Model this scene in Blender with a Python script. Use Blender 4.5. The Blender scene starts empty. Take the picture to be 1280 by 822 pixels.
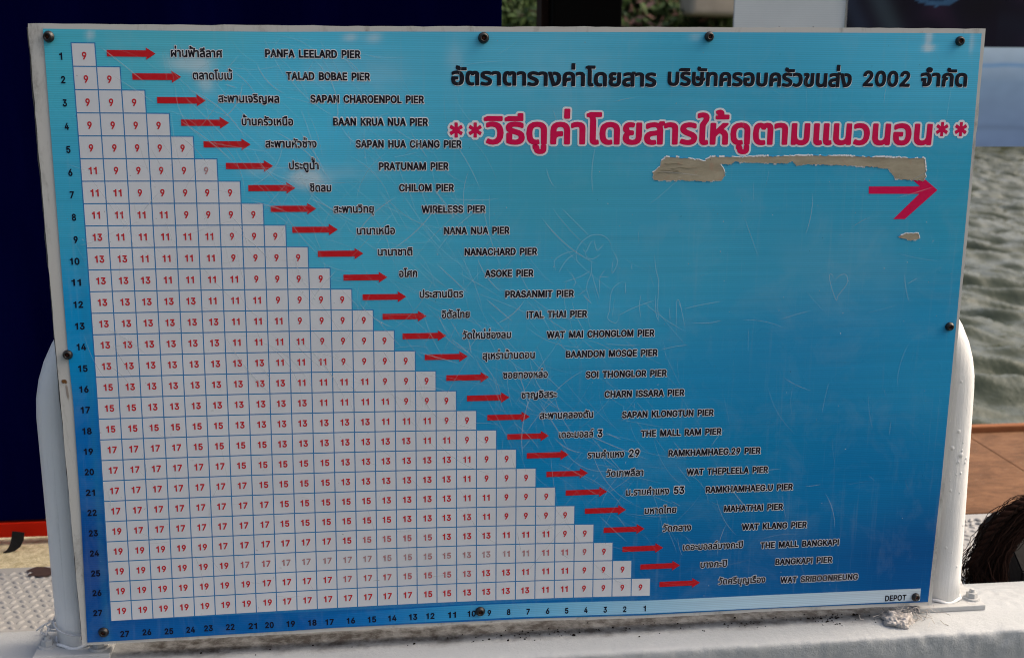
import bpy, bmesh, math, random
import numpy as np
from mathutils import Vector, Matrix, noise

# ------------------------------------------------------------------ camera, world, sun, exposure
sc = bpy.context.scene
COL = sc.collection
cam_data = bpy.data.cameras.new("camera")
cam_data.sensor_width = 36.0
cam_data.lens = 42.1875
cam_data.clip_end = 500
cam_data.clip_start = 0.02
cam_data.dof.use_dof = True
cam_data.dof.focus_distance = 1.44
cam_data.dof.aperture_fstop = 8.0
cam = bpy.data.objects.new("camera", cam_data)
COL.objects.link(cam)
_R = Matrix(((0.99188206, 0.02046567, -0.12550349), (-0.12690992, 0.22133646, -0.96690436), (0.00799015, 0.97498273, 0.22213696)))
# rows above are camera axes as rows of the camera->world matrix
cam.matrix_world = Matrix.Translation((0.30728, -1.39372, 0.72702)) @ _R.to_4x4()
sc.camera = cam

SUN_EL, SUN_AZ = math.radians(45), math.radians(84)      # azimuth clockwise from +Y
world = bpy.data.worlds.new("World"); sc.world = world; world.use_nodes = True
wn = world.node_tree
bg = wn.nodes["Background"]
sky = wn.nodes.new("ShaderNodeTexSky"); sky.sky_type = 'NISHITA'; sky.sun_disc = False
sky.sun_elevation = SUN_EL; sky.sun_rotation = SUN_AZ
sky.air_density = 1.0; sky.dust_density = 10.0; sky.ozone_density = 0.0
wn.links.new(sky.outputs[0], bg.inputs[0]); bg.inputs[1].default_value = 0.15
sun_d = bpy.data.lights.new("sun", 'SUN'); sun_d.energy = 0.5; sun_d.angle = math.radians(70); sun_d.color = (1.0, 0.96, 0.9)
sun = bpy.data.objects.new("sun", sun_d); COL.objects.link(sun)
_d = Vector((math.sin(SUN_AZ)*math.cos(SUN_EL), math.cos(SUN_AZ)*math.cos(SUN_EL), math.sin(SUN_EL)))
sun.rotation_euler = _d.to_track_quat('Z', 'Y').to_euler()
sc.view_settings.view_transform = 'Standard'; sc.view_settings.look = 'None'
sc.view_settings.gamma = 1.0; sc.view_settings.exposure = 0.73
sc.view_settings.use_curve_mapping = False
sc.render.engine = 'CYCLES'
sc.render.film_transparent = False
sc.cycles.filter_width = 1.05
sc.cycles.use_denoising = True
sc.cycles.use_adaptive_sampling = False

random.seed(7); rng = np.random.default_rng(7)

# ------------------------------------------------------------------ helpers
def tag(o, label=None, cat=None, group=None, kind=None):
    if label: o["label"] = label
    if cat: o["category"] = cat
    if group: o["group"] = group
    if kind: o["kind"] = kind
    return o

def empty(name, loc=(0, 0, 0), rot=(0, 0, 0)):
    o = bpy.data.objects.new(name, None); COL.objects.link(o)
    o.location = loc; o.rotation_euler = rot; o.empty_display_size = 0.05
    return o

def link_mesh(name, me, mats, parent=None, smooth=False):
    o = bpy.data.objects.new(name, me); COL.objects.link(o)
    if not isinstance(mats, (list, tuple)): mats = [mats]
    if not me.materials:
        for m in mats: me.materials.append(m)
    if smooth:
        me.polygons.foreach_set("use_smooth", [True]*len(me.polygons))
    if parent is not None: o.parent = parent
    return o

def pydata(name, V, F, mats, parent=None, smooth=False, idx=None):
    me = bpy.data.meshes.new(name); me.from_pydata([tuple(map(float, v)) for v in V], [], [tuple(map(int, f)) for f in F])
    o = link_mesh(name, me, mats, parent, smooth)
    if idx is not None: me.polygons.foreach_set("material_index", idx)
    me.update(); return o

def bm_obj(name, bm, mats, parent=None, smooth=False):
    me = bpy.data.meshes.new(name); bm.to_mesh(me); bm.free()
    return link_mesh(name, me, mats, parent, smooth)

def box_bm(bm, x0, x1, y0, y1, z0, z1, bevel=0.0, segs=2):
    r = bmesh.ops.create_cube(bm, size=1.0)
    vs = r['verts']
    bmesh.ops.scale(bm, vec=(x1-x0, y1-y0, z1-z0), verts=vs)
    bmesh.ops.translate(bm, vec=((x0+x1)/2, (y0+y1)/2, (z0+z1)/2), verts=vs)
    if bevel:
        es = list({e for v in vs for e in v.link_edges})
        bmesh.ops.bevel(bm, geom=es, offset=bevel, segments=segs, profile=0.6, affect='EDGES')
    return bm

def box(name, x0, x1, y0, y1, z0, z1, mat, parent=None, bevel=0.0):
    return bm_obj(name, box_bm(bmesh.new(), x0, x1, y0, y1, z0, z1, bevel), mat, parent)

def tube(name, pts, radii, mat, parent=None, segs=10, smooth=True):
    P = [Vector(p) for p in pts]; n = len(P); V = []; F = []
    if not hasattr(radii, '__len__'): radii = [radii]*n
    T = [(P[min(i+1, n-1)]-P[max(i-1, 0)]).normalized() for i in range(n)]
    u = T[0].orthogonal().normalized()
    for i in range(n):
        u = (u - T[i]*u.dot(T[i])).normalized(); w = T[i].cross(u)
        for k in range(segs):
            a = 2*math.pi*k/segs
            V.append(P[i] + (u*math.cos(a)+w*math.sin(a))*radii[i])
    for i in range(n-1):
        for k in range(segs):
            F.append((i*segs+k, i*segs+(k+1) % segs, (i+1)*segs+(k+1) % segs, (i+1)*segs+k))
    F.append(tuple(range(segs-1, -1, -1))); F.append(tuple((n-1)*segs+k for k in range(segs)))
    if name is None: return V, F
    return pydata(name, V, F, mat, parent, smooth)

# ------------------------------------------------------------------ materials
class NT:
    def __init__(s, name):
        s.m = bpy.data.materials.new(name); s.m.use_nodes = True; s.t = s.m.node_tree; s.t.nodes.clear()
        s.out = s.t.nodes.new("ShaderNodeOutputMaterial"); s.b = s.t.nodes.new("ShaderNodeBsdfPrincipled")
        s.t.links.new(s.b.outputs[0], s.out.inputs[0]); s.tc = None
    def n(s, kind, **kw):
        nd = s.t.nodes.new(kind)
        for k, v in kw.items(): setattr(nd, k, v)
        return nd
    def l(s, a, b): s.t.links.new(a, b)
    def coord(s, scale=(1, 1, 1), rot=(0, 0, 0)):
        if s.tc is None: s.tc = s.n("ShaderNodeTexCoord")
        mp = s.n("ShaderNodeMapping"); mp.inputs["Scale"].default_value = scale; mp.inputs["Rotation"].default_value = rot
        s.l(s.tc.outputs["Object"], mp.inputs[0]); return mp.outputs[0]
    def noise(s, scale, detail=4, rough=0.6, vscale=(1, 1, 1), dist=0.0, rot=(0, 0, 0)):
        nz = s.n("ShaderNodeTexNoise"); nz.inputs["Scale"].default_value = scale; nz.inputs["Detail"].default_value = detail
        nz.inputs["Roughness"].default_value = rough; nz.inputs["Distortion"].default_value = dist
        s.l(s.coord(vscale, rot), nz.inputs["Vector"]); return nz.outputs["Fac"]
    def ramp(s, src, stops):
        r = s.n("ShaderNodeValToRGB"); e = r.color_ramp.elements
        while len(e) < len(stops): e.new(0.5)
        for k, (p, c) in enumerate(stops):
            e[k].position = p; e[k].color = (*c, 1) if hasattr(c, '__len__') else (c, c, c, 1)
        s.l(src, r.inputs[0]); return r.outputs[0]
    def mix(s, f, a, b, mode='MIX'):
        mx = s.n("ShaderNodeMix", data_type='RGBA', blend_type=mode)
        for sock, v in ((mx.inputs[0], f), (mx.inputs[6], a), (mx.inputs[7], b)):
            if hasattr(v, 'is_output'): s.l(v, sock)
            elif hasattr(v, '__len__'): sock.default_value = (*v, 1)
            else: sock.default_value = v
        return mx.outputs[2]
    def math(s, op, a, b=0.0, clamp=False):
        m = s.n("ShaderNodeMath", operation=op, use_clamp=clamp)
        for sock, v in ((m.inputs[0], a), (m.inputs[1], b)):
            if hasattr(v, 'is_output'): s.l(v, sock)
            else: sock.default_value = v
        return m.outputs[0]
    def bump(s, h, strength=0.3, dist=0.001):
        b = s.n("ShaderNodeBump"); b.inputs["Strength"].default_value = strength; b.inputs["Distance"].default_value = dist
        s.l(h, b.inputs["Height"]); s.l(b.outputs[0], s.b.inputs["Normal"])
    def base(s, c):
        if hasattr(c, 'is_output'): s.l(c, s.b.inputs["Base Color"])
        else: s.b.inputs["Base Color"].default_value = (*c, 1)
    def set(s, rough=None, spec=None, metal=None):
        if rough is not None: s.b.inputs["Roughness"].default_value = rough
        if spec is not None: s.b.inputs["Specular IOR Level"].default_value = spec
        if metal is not None: s.b.inputs["Metallic"].default_value = metal
        return s

def simple(name, c, rough=0.6, spec=0.3, var=0.15, scale=30, bump=0.0, bscale=200, metal=0.0):
    t = NT(name)
    d = tuple(x*(1-var) for x in c); u = tuple(min(1, x*(1+var)) for x in c)
    t.base(t.mix(t.noise(scale), d, u)); t.set(rough, spec, metal)
    if bump: t.bump(t.noise(bscale, 3), bump, 0.002)
    return t.m

def print_mat(name, c, rough=0.5, wear=0.12, spec=0.12):
    """ink on the vinyl sheet: slightly mottled, faintly worn"""
    t = NT(name)
    f = t.ramp(t.noise(260, 3, 0.7), [(0.35, 0.0), (0.75, wear)])
    t.base(t.mix(f, c, (0.50, 0.52, 0.55))); t.set(rough, spec); return t.m

WHITE_INK = print_mat("white_ink", (0.80, 0.81, 0.84), wear=0.2)
BLACK_INK = print_mat("black_ink", (0.006, 0.006, 0.014), wear=0.03)
NUMBER_INK = print_mat("dark_ink", (0.004, 0.006, 0.022), wear=0.02)
RED_INK = print_mat("red_ink", (0.56, 0.008, 0.016), wear=0.03)
FARE_INK = print_mat("fare_ink", (0.56, 0.012, 0.022), wear=0.10)
PALE_INK = print_mat("pale_fare_ink", (0.50, 0.06, 0.07), wear=0.45)
FADED_INK = print_mat("faded_fare_ink", (0.42, 0.14, 0.14), wear=0.75)
CRIMSON_INK = print_mat("crimson_ink", (0.66, 0.003, 0.080), wear=0.02)
LINE_INK = print_mat("line_ink", (0.012, 0.19, 0.48), wear=0.10)

def cell_mat():
    t = NT("white_vinyl_cell")
    st = t.noise(9, 5, 0.65); fine = t.noise(300, 2, 0.5)
    a = t.mix(t.ramp(st, [(0.35, 0.0), (0.7, 1.0)]), (0.64, 0.66, 0.70), (0.72, 0.74, 0.78))
    sp = t.ramp(t.noise(120, 2, 0.5), [(0.73, 0.0), (0.78, 0.35)])
    a = t.mix(sp, a, (0.35, 0.36, 0.37))
    t.base(a); t.set(0.45, 0.35); t.bump(fine, 0.05, 0.0006); return t.m
CELL = cell_mat()

def sheet_mat():
    t = NT("printed_blue_vinyl")
    at = t.n("ShaderNodeVertexColor"); at.layer_name = "tint"
    # banding of the print head: fine horizontal lines
    sep = t.n("ShaderNodeSeparateXYZ"); t.l(t.coord(), sep.inputs[0])
    w = t.math('SINE', t.math('MULTIPLY', sep.outputs[2], 2*math.pi/0.00245))
    w = t.math('ADD', t.math('MULTIPLY', w, 0.5), 0.5)
    streak = t.noise(60, 3, 0.7, vscale=(0.05, 1, 3.0))
    f = t.math('ADD', t.math('MULTIPLY', w, 0.12), t.math('MULTIPLY', streak, 0.26))
    c = t.mix(f, at.outputs[0], (0.0, 0.02, 0.06))
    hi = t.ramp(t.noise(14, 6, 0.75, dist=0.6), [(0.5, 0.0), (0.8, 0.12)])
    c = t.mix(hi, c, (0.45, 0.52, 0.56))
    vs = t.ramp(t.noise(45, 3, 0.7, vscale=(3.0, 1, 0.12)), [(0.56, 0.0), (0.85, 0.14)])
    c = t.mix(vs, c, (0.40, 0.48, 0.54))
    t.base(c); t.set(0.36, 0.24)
    t.l(t.ramp(t.noise(5, 4, 0.6), [(0.35, 0.24), (0.7, 0.5)]), t.b.inputs['Roughness'])
    t.bump(t.math('ADD', t.math('MULTIPLY', t.noise(3.5, 2), 14.0), t.noise(35, 3)), 0.05, 0.002); return t.m
SHEET = sheet_mat()

def worn_white(name, base=(0.55, 0.545, 0.53), grime=(0.13, 0.11, 0.09), g0=0.56, vs=(1, 1, 0.25), amount=0.8, scale=22, brush=False):
    t = NT(name)
    n1 = t.noise(scale, 8, 0.72, vscale=vs, dist=0.3); n2 = t.noise(170, 4, 0.7)
    f = t.math('MULTIPLY', t.ramp(n1, [(g0, 0.0), (g0+0.16, 1.0)]), t.ramp(n2, [(0.35, 0.3), (0.6, 1.0)]))
    c = t.mix(t.math('MULTIPLY', f, amount), base, grime)
    c = t.mix(t.ramp(t.noise(6, 4), [(0.3, 0.0), (0.8, 0.3)]), c, tuple(x*0.72 for x in base))
    t.base(c); t.set(0.6, 0.3)
    if brush:
        t.set(0.45, 0.4)
        t.bump(t.math('ADD', t.noise(70, 5, 0.7, vscale=(2.2, 2.2, 0.12)), t.math('MULTIPLY', t.noise(38, 4, 0.7), 0.8)), 0.5, 0.0022)
    else: t.bump(n2, 0.15, 0.0008)
    return t.m
BACKING = worn_white("weathered_backing_board", base=(0.58, 0.57, 0.54), g0=0.53, amount=0.9)
TRAY = worn_white("dirty_metal_edge", base=(0.13, 0.125, 0.12), g0=0.45)
PIPE_PAINT = worn_white("white_painted_pipe", brush=True, base=(0.79, 0.80, 0.80), grime=(0.36, 0.37, 0.37), g0=0.55, vs=(3.5, 3.5, 0.10), amount=0.5, scale=30)

def ledge_mat():
    t = NT("painted_concrete")
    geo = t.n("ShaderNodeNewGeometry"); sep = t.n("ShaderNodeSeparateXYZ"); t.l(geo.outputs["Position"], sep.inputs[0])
    # gathered dirt and the sign's contact shadow, both painted on the strip beneath it
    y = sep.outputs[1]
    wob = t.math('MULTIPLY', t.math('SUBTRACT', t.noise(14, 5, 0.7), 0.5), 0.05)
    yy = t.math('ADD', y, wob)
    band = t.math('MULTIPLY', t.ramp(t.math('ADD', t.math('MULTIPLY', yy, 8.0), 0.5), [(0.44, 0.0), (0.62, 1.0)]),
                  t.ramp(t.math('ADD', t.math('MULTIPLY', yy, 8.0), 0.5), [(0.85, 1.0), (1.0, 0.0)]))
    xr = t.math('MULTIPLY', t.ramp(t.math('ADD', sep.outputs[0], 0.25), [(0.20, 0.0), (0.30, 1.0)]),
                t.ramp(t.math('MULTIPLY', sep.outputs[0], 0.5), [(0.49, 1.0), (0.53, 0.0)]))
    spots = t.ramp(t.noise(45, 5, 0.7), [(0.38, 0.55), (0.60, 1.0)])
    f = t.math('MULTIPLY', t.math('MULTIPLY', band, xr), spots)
    base = t.mix(t.noise(8, 6, 0.7), (0.36, 0.38, 0.39), (0.46, 0.48, 0.49))
    chips = t.ramp(t.noise(50, 6, 0.7), [(0.70, 0.0), (0.76, 0.5)])
    base = t.mix(chips, base, (0.25, 0.24, 0.21))
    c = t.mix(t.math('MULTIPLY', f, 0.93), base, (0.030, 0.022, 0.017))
    t.base(c); t.set(0.62, 0.3)
    h = t.math('ADD', t.noise(90, 6, 0.75), t.math('MULTIPLY', t.noise(14, 4), 0.6)); t.bump(h, 0.45, 0.004); return t.m
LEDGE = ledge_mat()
TREAD = worn_white("tread_plate_paint", base=(0.34, 0.34, 0.335), grime=(0.16, 0.15, 0.13), g0=0.6, vs=(1, 1, 1), amount=0.5, scale=18)
BOLT = worn_white("painted_bolt", base=(0.44, 0.45, 0.45), grime=(0.2, 0.19, 0.16), vs=(1, 1, 1), scale=80)

def sand_mat():
    t = NT("tan_concrete")
    c = t.mix(t.ramp(t.noise(70, 6, 0.75), [(0.38, 0.0), (0.62, 1.0)]), (0.42, 0.36, 0.22), (0.68, 0.61, 0.41))
    c = t.mix(t.ramp(t.noise(30, 4, 0.7), [(0.62, 0.0), (0.70, 0.6)]), c, (0.20, 0.17, 0.13))
    t.base(c); t.set(0.9, 0.1); t.bump(t.noise(90, 5, 0.7), 0.7, 0.006); return t.m
SAND = sand_mat()
def rust_mat():
    t = NT("rusty_brown_deck")
    c = t.mix(t.ramp(t.noise(14, 8, 0.75, vscale=(1, 2.2, 1), dist=0.5), [(0.35, 0.0), (0.68, 1.0)]), (0.10, 0.045, 0.020), (0.22, 0.108, 0.052))
    c = t.mix(t.ramp(t.noise(55, 5, 0.7), [(0.60, 0.0), (0.72, 0.5)]), c, (0.24, 0.18, 0.13))
    c = t.mix(t.ramp(t.noise(100, 5, 0.7), [(0.60, 0.0), (0.7, 0.6)]), c, (0.045, 0.025, 0.017))
    t.base(c); t.set(0.8, 0.2); t.bump(t.noise(70, 6, 0.7), 0.4, 0.003); return t.m
RUSTY = rust_mat()
EDGE_RUST = simple("orange_edge", (0.24, 0.09, 0.035), 0.8, 0.2, 0.35, 25, 0.3, 80)
_n = NT("navy_paint")
_sp = _n.ramp(_n.noise(55, 2, 0.6), [(0.80, 0.0), (0.84, 1.0)])
_st = _n.ramp(_n.noise(5, 5, 0.7, vscale=(1.0, 1.0, 0.15)), [(0.45, 0.0), (0.8, 1.0)])
_n.base(_n.mix(_n.math('MULTIPLY', _sp, 0.5), _n.mix(_n.math('MULTIPLY', _st, 0.8), (0.0004, 0.0004, 0.018), (0.0014, 0.0020, 0.036)), (0.02, 0.02, 0.06)))
_n.set(0.85, 0.0); NAVY = _n.m
RED_BAND = simple("red_paint", (0.46, 0.014, 0.004), 0.7, 0.04, 0.12, 6)
BLACK = simple("black_post", (0.002, 0.002, 0.002), 0.8, 0.05, 0.3, 8)
WOOD = simple("brown_timber", (0.022, 0.012, 0.008), 0.85, 0.1, 0.3, 20, 0.3, 60)
STRAP = simple("black_rubber", (0.008, 0.008, 0.009), 0.5, 0.2, 0.2, 40)
IRON = simple("black_iron", (0.006, 0.006, 0.007), 0.7, 0.12, 0.4, 40, 0.4, 90)
SCREW_M = simple("black_screw", (0.010, 0.009, 0.009), 0.35, 0.5, 0.5, 300, 0.2, 900)
SCREW_R = simple("rusty_socket", (0.060, 0.018, 0.010), 0.8, 0.2, 0.5, 500)
ROPE = simple("coir_rope", (0.020, 0.010, 0.0075), 0.95, 0.05, 0.6, 120)
ROPE_D = simple("dark_coir", (0.010, 0.006, 0.005), 0.95, 0.05, 0.6, 120)
TAG = simple("red_tag", (0.40, 0.03, 0.02), 0.6, 0.2, 0.2, 40)
TORN_M = None
def torn_mat():
    t = NT("bare_backing")
    c = t.mix(t.ramp(t.noise(30, 6, 0.7, vscale=(0.5, 1, 2)), [(0.35, 0.0), (0.7, 1.0)]), (0.30, 0.262, 0.185), (0.46, 0.405, 0.30))
    c = t.mix(t.ramp(t.noise(60, 3, 0.6), [(0.58, 0.0), (0.72, 0.6)]), c, (0.42, 0.24, 0.17))
    t.base(c); t.set(0.8, 0.15); t.bump(t.noise(120, 4), 0.3, 0.001); return t.m
TORN_M = torn_mat()
PAPER = simple("torn_white_edge", (0.66, 0.67, 0.68), 0.7, 0.2, 0.15, 200)
BLUE_EDGE = simple("torn_blue_edge", (0.03, 0.30, 0.55), 0.6, 0.2, 0.3, 150)
RAG = simple("paint_soaked_rag", (0.50, 0.47, 0.44), 0.85, 0.1, 0.45, 60, 0.6, 200)
WIRE = simple("white_wire", (0.6, 0.6, 0.6), 0.5, 0.3, 0.15, 80)
GREY_PANEL = NT("grey_ribbed_plastic")
_s = GREY_PANEL.n("ShaderNodeSeparateXYZ"); GREY_PANEL.l(GREY_PANEL.coord(), _s.inputs[0])
_w = GREY_PANEL.math('SINE', GREY_PANEL.math('MULTIPLY', _s.outputs[2], 2*math.pi/0.0042))
GREY_PANEL.base(GREY_PANEL.mix(GREY_PANEL.math('ADD', GREY_PANEL.math('MULTIPLY', _w, 0.2), GREY_PANEL.math('MULTIPLY', GREY_PANEL.noise(9, 4), 0.8)), (0.50, 0.56, 0.59), (0.36, 0.41, 0.44)))
GREY_PANEL.set(0.4, 0.3); GREY_PANEL = GREY_PANEL.m
SOIL = NT("bank_soil")
SOIL.base(SOIL.mix(SOIL.ramp(SOIL.noise(2.2, 6, 0.7), [(0.42, 0.0), (0.56, 1.0)]), (0.025, 0.028, 0.014), (0.20, 0.12, 0.10)))
SOIL.set(0.95, 0.05); SOIL = SOIL.m
SLAB = simple("pale_concrete", (0.42, 0.36, 0.29), 0.85, 0.1, 0.25, 3)
LEAVES = [simple("leaf_dark", (0.025, 0.05, 0.016), 0.7, 0.2, 0.4, 4), simple("leaf_mid", (0.06, 0.105, 0.03), 0.7, 0.2, 0.4, 4),
          simple("leaf_pink_dry", (0.22, 0.13, 0.11), 0.8, 0.1, 0.4, 4)]

def alpha_mat(name, c):
    t = NT(name); t.base(c); t.set(0.7, 0.2)
    at = t.n("ShaderNodeVertexColor"); at.layer_name = "fade"
    t.l(at.outputs[0], t.b.inputs["Alpha"]); return t.m
SCRATCH = alpha_mat("scratched_vinyl", (0.62, 0.70, 0.74))
RUST_STAIN = alpha_mat("rust_stain", (0.16, 0.07, 0.02))
DARK_MARK = alpha_mat("dark_scuff", (0.02, 0.03, 0.04))

def water_mat():
    t = NT("canal_water")
    t.base((0.048, 0.058, 0.036)); t.set(0.02, 0.5)
    t.b.inputs["IOR"].default_value = 1.33
    t.bump(t.noise(9, 5, 0.6, vscale=(1, 0.7, 1)), 0.25, 0.05); return t.m
WATER = water_mat()

# ------------------------------------------------------------------ the fare board: data in millimetres on the printed face
# x runs right and z up from the top left corner of the fare table
THAI=[
 ("ผ่านฟ้าลีลาศ",105.4,161.5,-14.4),
 ("ตลาดโบเบ้",128.0,171.6,-38.3),
 ("สะพานเจริญผล",154.9,222.7,-62.9),
 ("บ้านครัวเหนือ",179.8,237.6,-87.9),
 ("สะพานหัวช้าง",205.3,263.4,-112.4),
 ("ประตูน้ำ",231.3,265.1,-136.7),
 ("ชิดลม",254.4,278.9,-161.8),
 ("สะพานวิทยุ",280.7,327.5,-186.1),
 ("นานาเหนือ",307.1,351.9,-211.1),
 ("นานาชาติ",331.3,372.2,-235.9),
 ("อโศก",356.1,377.6,-261.4),
 ("ประสานมิตร",380.3,432.6,-286.3),
 ("อิตัลไทย",406.7,440.4,-311.1),
 ("วัดใหม่ช่องลม",431.6,491.0,-336.6),
 ("สุเหร่าบ้านดอน",456.0,520.4,-361.9),
 ("ซอยทองหล่อ",481.4,536.9,-386.4),
 ("ชาญอิสระ",504.4,548.6,-411.6),
 ("สะพานคลองตัน",527.6,595.2,-438.1),
 ("เดอะมอลล์ 3",552.5,607.6,-463.1),
 ("รามคำแหง 29",589.2,655.9,-490.1),
 ("วัดเทพลีลา",613.8,661.8,-515.1),
 ("ม.รามคำแหง 53",640.2,716.1,-540.5),
 ("มหาดไทย",665.0,706.8,-565.7),
 ("วัดกลาง",689.8,727.6,-590.2),
 ("เดอะมอลล์บางกะปิ",717.7,797.6,-616.7),
 ("บางกะปิ",741.9,777.6,-641.5),
 ("วัดศรีบุญเรือง",767.1,831.0,-665.6),
]
ENGLISH=[
 ("PANFA LEELARD PIER",208.7,314.7,-13.6),
 ("TALAD BOBAE PIER",231.2,325.1,-37.8),
 ("SAPAN CHAROENPOL PIER",257.6,386.5,-62.5),
 ("BAAN KRUA NUA PIER",282.7,391.0,-87.6),
 ("SAPAN HUA CHANG PIER",307.9,430.0,-112.2),
 ("PRATUNAM PIER",334.1,414.8,-137.3),
 ("CHILOM PIER",357.1,421.1,-161.8),
 ("WIRELESS PIER",383.2,458.5,-186.6),
 ("NANA NUA PIER",409.6,487.4,-211.6),
 ("NANACHARD PIER",434.1,521.1,-236.7),
 ("ASOKE PIER",458.5,517.1,-262.5),
 ("PRASANMIT PIER",483.2,567.0,-287.6),
 ("ITAL THAI PIER",509.8,583.9,-312.6),
 ("WAT MAI CHONGLOM PIER",534.7,668.9,-337.5),
 ("BAANDON MOSQE PIER",559.0,673.9,-362.1),
 ("SOI THONGLOR PIER",584.3,686.6,-388.0),
 ("CHARN ISSARA PIER",608.6,710.2,-413.2),
 ("SAPAN KLONGTUN PIER",631.7,749.4,-439.8),
 ("THE MALL RAM PIER",656.7,760.9,-464.5),
 ("RAMKHAMHAEG.29 PIER",693.2,813.7,-491.0),
 ("WAT THEPLEELA PIER",718.0,825.2,-516.5),
 ("RAMKHAMHAEG.U PIER",744.4,859.8,-540.7),
 ("MAHATHAI PIER",769.8,848.3,-566.9),
 ("WAT KLANG PIER",794.8,882.2,-592.4),
 ("THE MALL BANGKAPI",821.3,927.8,-618.4),
 ("BANGKAPI PIER",842.9,920.5,-642.1),
 ("WAT SRIBOONREUNG",851.3,957.9,-667.4),
]
ARROWS=[
(36.5, 89.0, -11.0),(62.5, 115.4, -35.5),(87.9, 141.4, -60.7),(112.9, 165.9, -85.0),(136.5, 189.0, -108.7),(160.3, 213.3, -132.6),(184.5, 237.9, -157.4),(209.0, 261.0, -181.0),(232.9, 285.3, -205.0),(261.5, 314.5, -233.0),(290.7, 342.3, -261.0),(312.7, 364.5, -284.4),(336.0, 388.4, -308.0),(359.5, 412.1, -331.9),(386.0, 438.1, -357.8),(412.0, 464.2, -383.9),(437.3, 489.7, -409.7),(462.5, 515.2, -434.5),(487.5, 539.7, -459.5),(512.2, 565.2, -484.3),(537.5, 590.3, -509.0),(562.4, 615.8, -534.1),(587.6, 640.9, -558.9),(612.6, 665.8, -585.2),(637.9, 691.3, -611.7),(662.3, 714.8, -636.6),(688.5, 742.5, -661.5) ]
ROW_NUMBERS=[ (-12.7, -14.8),(-11.9, -39.6),(-11.9, -64.3),(-11.6, -89.5),(-11.6, -114.6),(-11.2, -139.7),(-11.2, -164.3),(-10.7, -189.3),(-10.5, -214.4),(-13.3, -238.8),(-13.2, -262.9),(-12.7, -288.2),(-12.6, -313.2),(-12.5, -337.5),(-12.6, -362.8),(-13.0, -387.4),(-13.0, -412.1),(-12.9, -437.6),(-12.9, -462.4),(-13.5, -487.4),(-14.0, -512.9),(-13.7, -537.9),(-13.9, -563.5),(-14.2, -588.9),(-14.5, -614.4),(-14.6, -639.6),(-15.4, -665.4) ]
COLUMN_NUMBERS=[ (670.1, -693.6),(643.5, -693.4),(617.8, -692.7),(592.3, -691.9),(567.1, -691.5),(542.3, -690.8),(516.8, -690.4),(491.7, -689.6),(466.7, -689.5),(444.1, -689.4),(418.8, -689.8),(391.3, -690.0),(369.5, -690.2),(343.2, -690.5),(317.6, -690.8),(291.2, -691.0),(264.6, -691.6),(243.2, -691.3),(216.5, -691.5),(190.3, -691.7),(169.8, -691.9),(142.3, -691.9),(115.8, -692.1),(94.2, -693.0),(67.9, -693.6),(41.4, -693.4),(14.9, -694.3) ]
SCREWS =[ (-23.5, 5.6),(455.1, 10.3),(721.0, 15.0),(1032.4, 13.8),(-28.3, -346.1),(1053.2, -331.7),(-9.8, -690.3),(454.8, -686.4),(1040.9, -695.8) ]
SHEET_TOP =[ (-29.6, 13.9),(97.2, 13.5),(219.1, 13.8),(344.0, 15.8),(490.2, 17.3),(697.7, 19.6),(873.3, 21.4),(1059.6, 22.9) ]
SHEET_BOTTOM =[ (-30.2, -703.4),(81.9, -702.5),(214.9, -701.0),(274.6, -699.8),(370.1, -699.7),(446.7, -700.1),(519.0, -700.0),(666.4, -703.1),(839.1, -702.3),(934.0, -703.0),(1059.8, -704.1) ]
SHEET_LEFT =[ (-29.6, 13.9),(-29.0, -152.3),(-28.1, -343.3),(-26.3, -401.2),(-26.8, -537.0),(-30.2, -703.4) ]
SHEET_RIGHT =[ (1059.6, 22.9),(1062.0, -159.7),(1062.6, -344.7),(1062.7, -535.0),(1059.8, -704.1) ]
BACK_OUT =[ (-45.1, 19.1),(201.8, 20.8),(398.4, 22.2),(697.4, 25.3),(892.7, 27.3),(1064.6, 28.5),(1066.2, -159.7),(1066.9, -344.8),(1068.3, -535.2),(1065.9, -709.0),(934.4, -708.1),(839.4, -706.8),(666.5, -707.5),(519.1, -703.8),(446.7, -703.9),(370.1, -704.3),(274.5, -704.7),(214.8, -705.3),(81.7, -706.7),(-36.6, -707.2),(-38.9, -536.5),(-41.5, -343.1),(-43.5, -161.1) ]
REAR_OUT =[ (-49.6, 15.3),(490.1, 20.8),(1063.3, 26.1),(1064.9, -710.1),(498.3, -707.1),(-40.3, -706.0),(-42.1, -536.4),(-45.4, -342.0) ]
BAND =[ (225.3, -684.5),(314.9, -679.9),(424.1, -677.8),(498.0, -678.5),(678.4, -683.0),(837.9, -683.2),(1047.2, -684.2),(1048.8, -701.6),(839.0, -701.1),(666.3, -700.8),(498.2, -697.3),(370.2, -698.1),(274.6, -698.2),(224.9, -698.9) ]
BIGARROW =[ (931.5, -157.5),(997.9, -157.6),(957.9, -126.8),(973.4, -126.7),(1021.0, -162.0),(981.7, -197.1),(966.5, -197.1),(997.7, -166.5),(932.2, -166.2) ]
TORN =[ (661.1, -149.5),(659.2, -140.7),(668.1, -133.4),(669.3, -126.1),(675.3, -122.7),(699.9, -123.2),(721.6, -127.0),(730.6, -122.3),(774.0, -122.3),(836.5, -120.8),(871.2, -120.8),(935.0, -122.2),(1001.1, -124.0),(1004.1, -145.6),(1001.9, -150.1),(982.5, -150.1),(964.5, -148.0),(955.4, -136.5),(936.0, -134.1),(916.7, -132.9),(884.7, -131.4),(852.9, -130.6),(837.3, -132.0),(832.2, -127.0),(824.5, -130.0),(796.3, -129.4),(768.1, -128.2),(760.3, -127.6),(755.8, -130.5),(741.9, -131.1),(746.8, -136.4),(748.8, -143.8),(744.4, -149.6),(722.8, -151.1),(691.8, -149.5) ]
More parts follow.
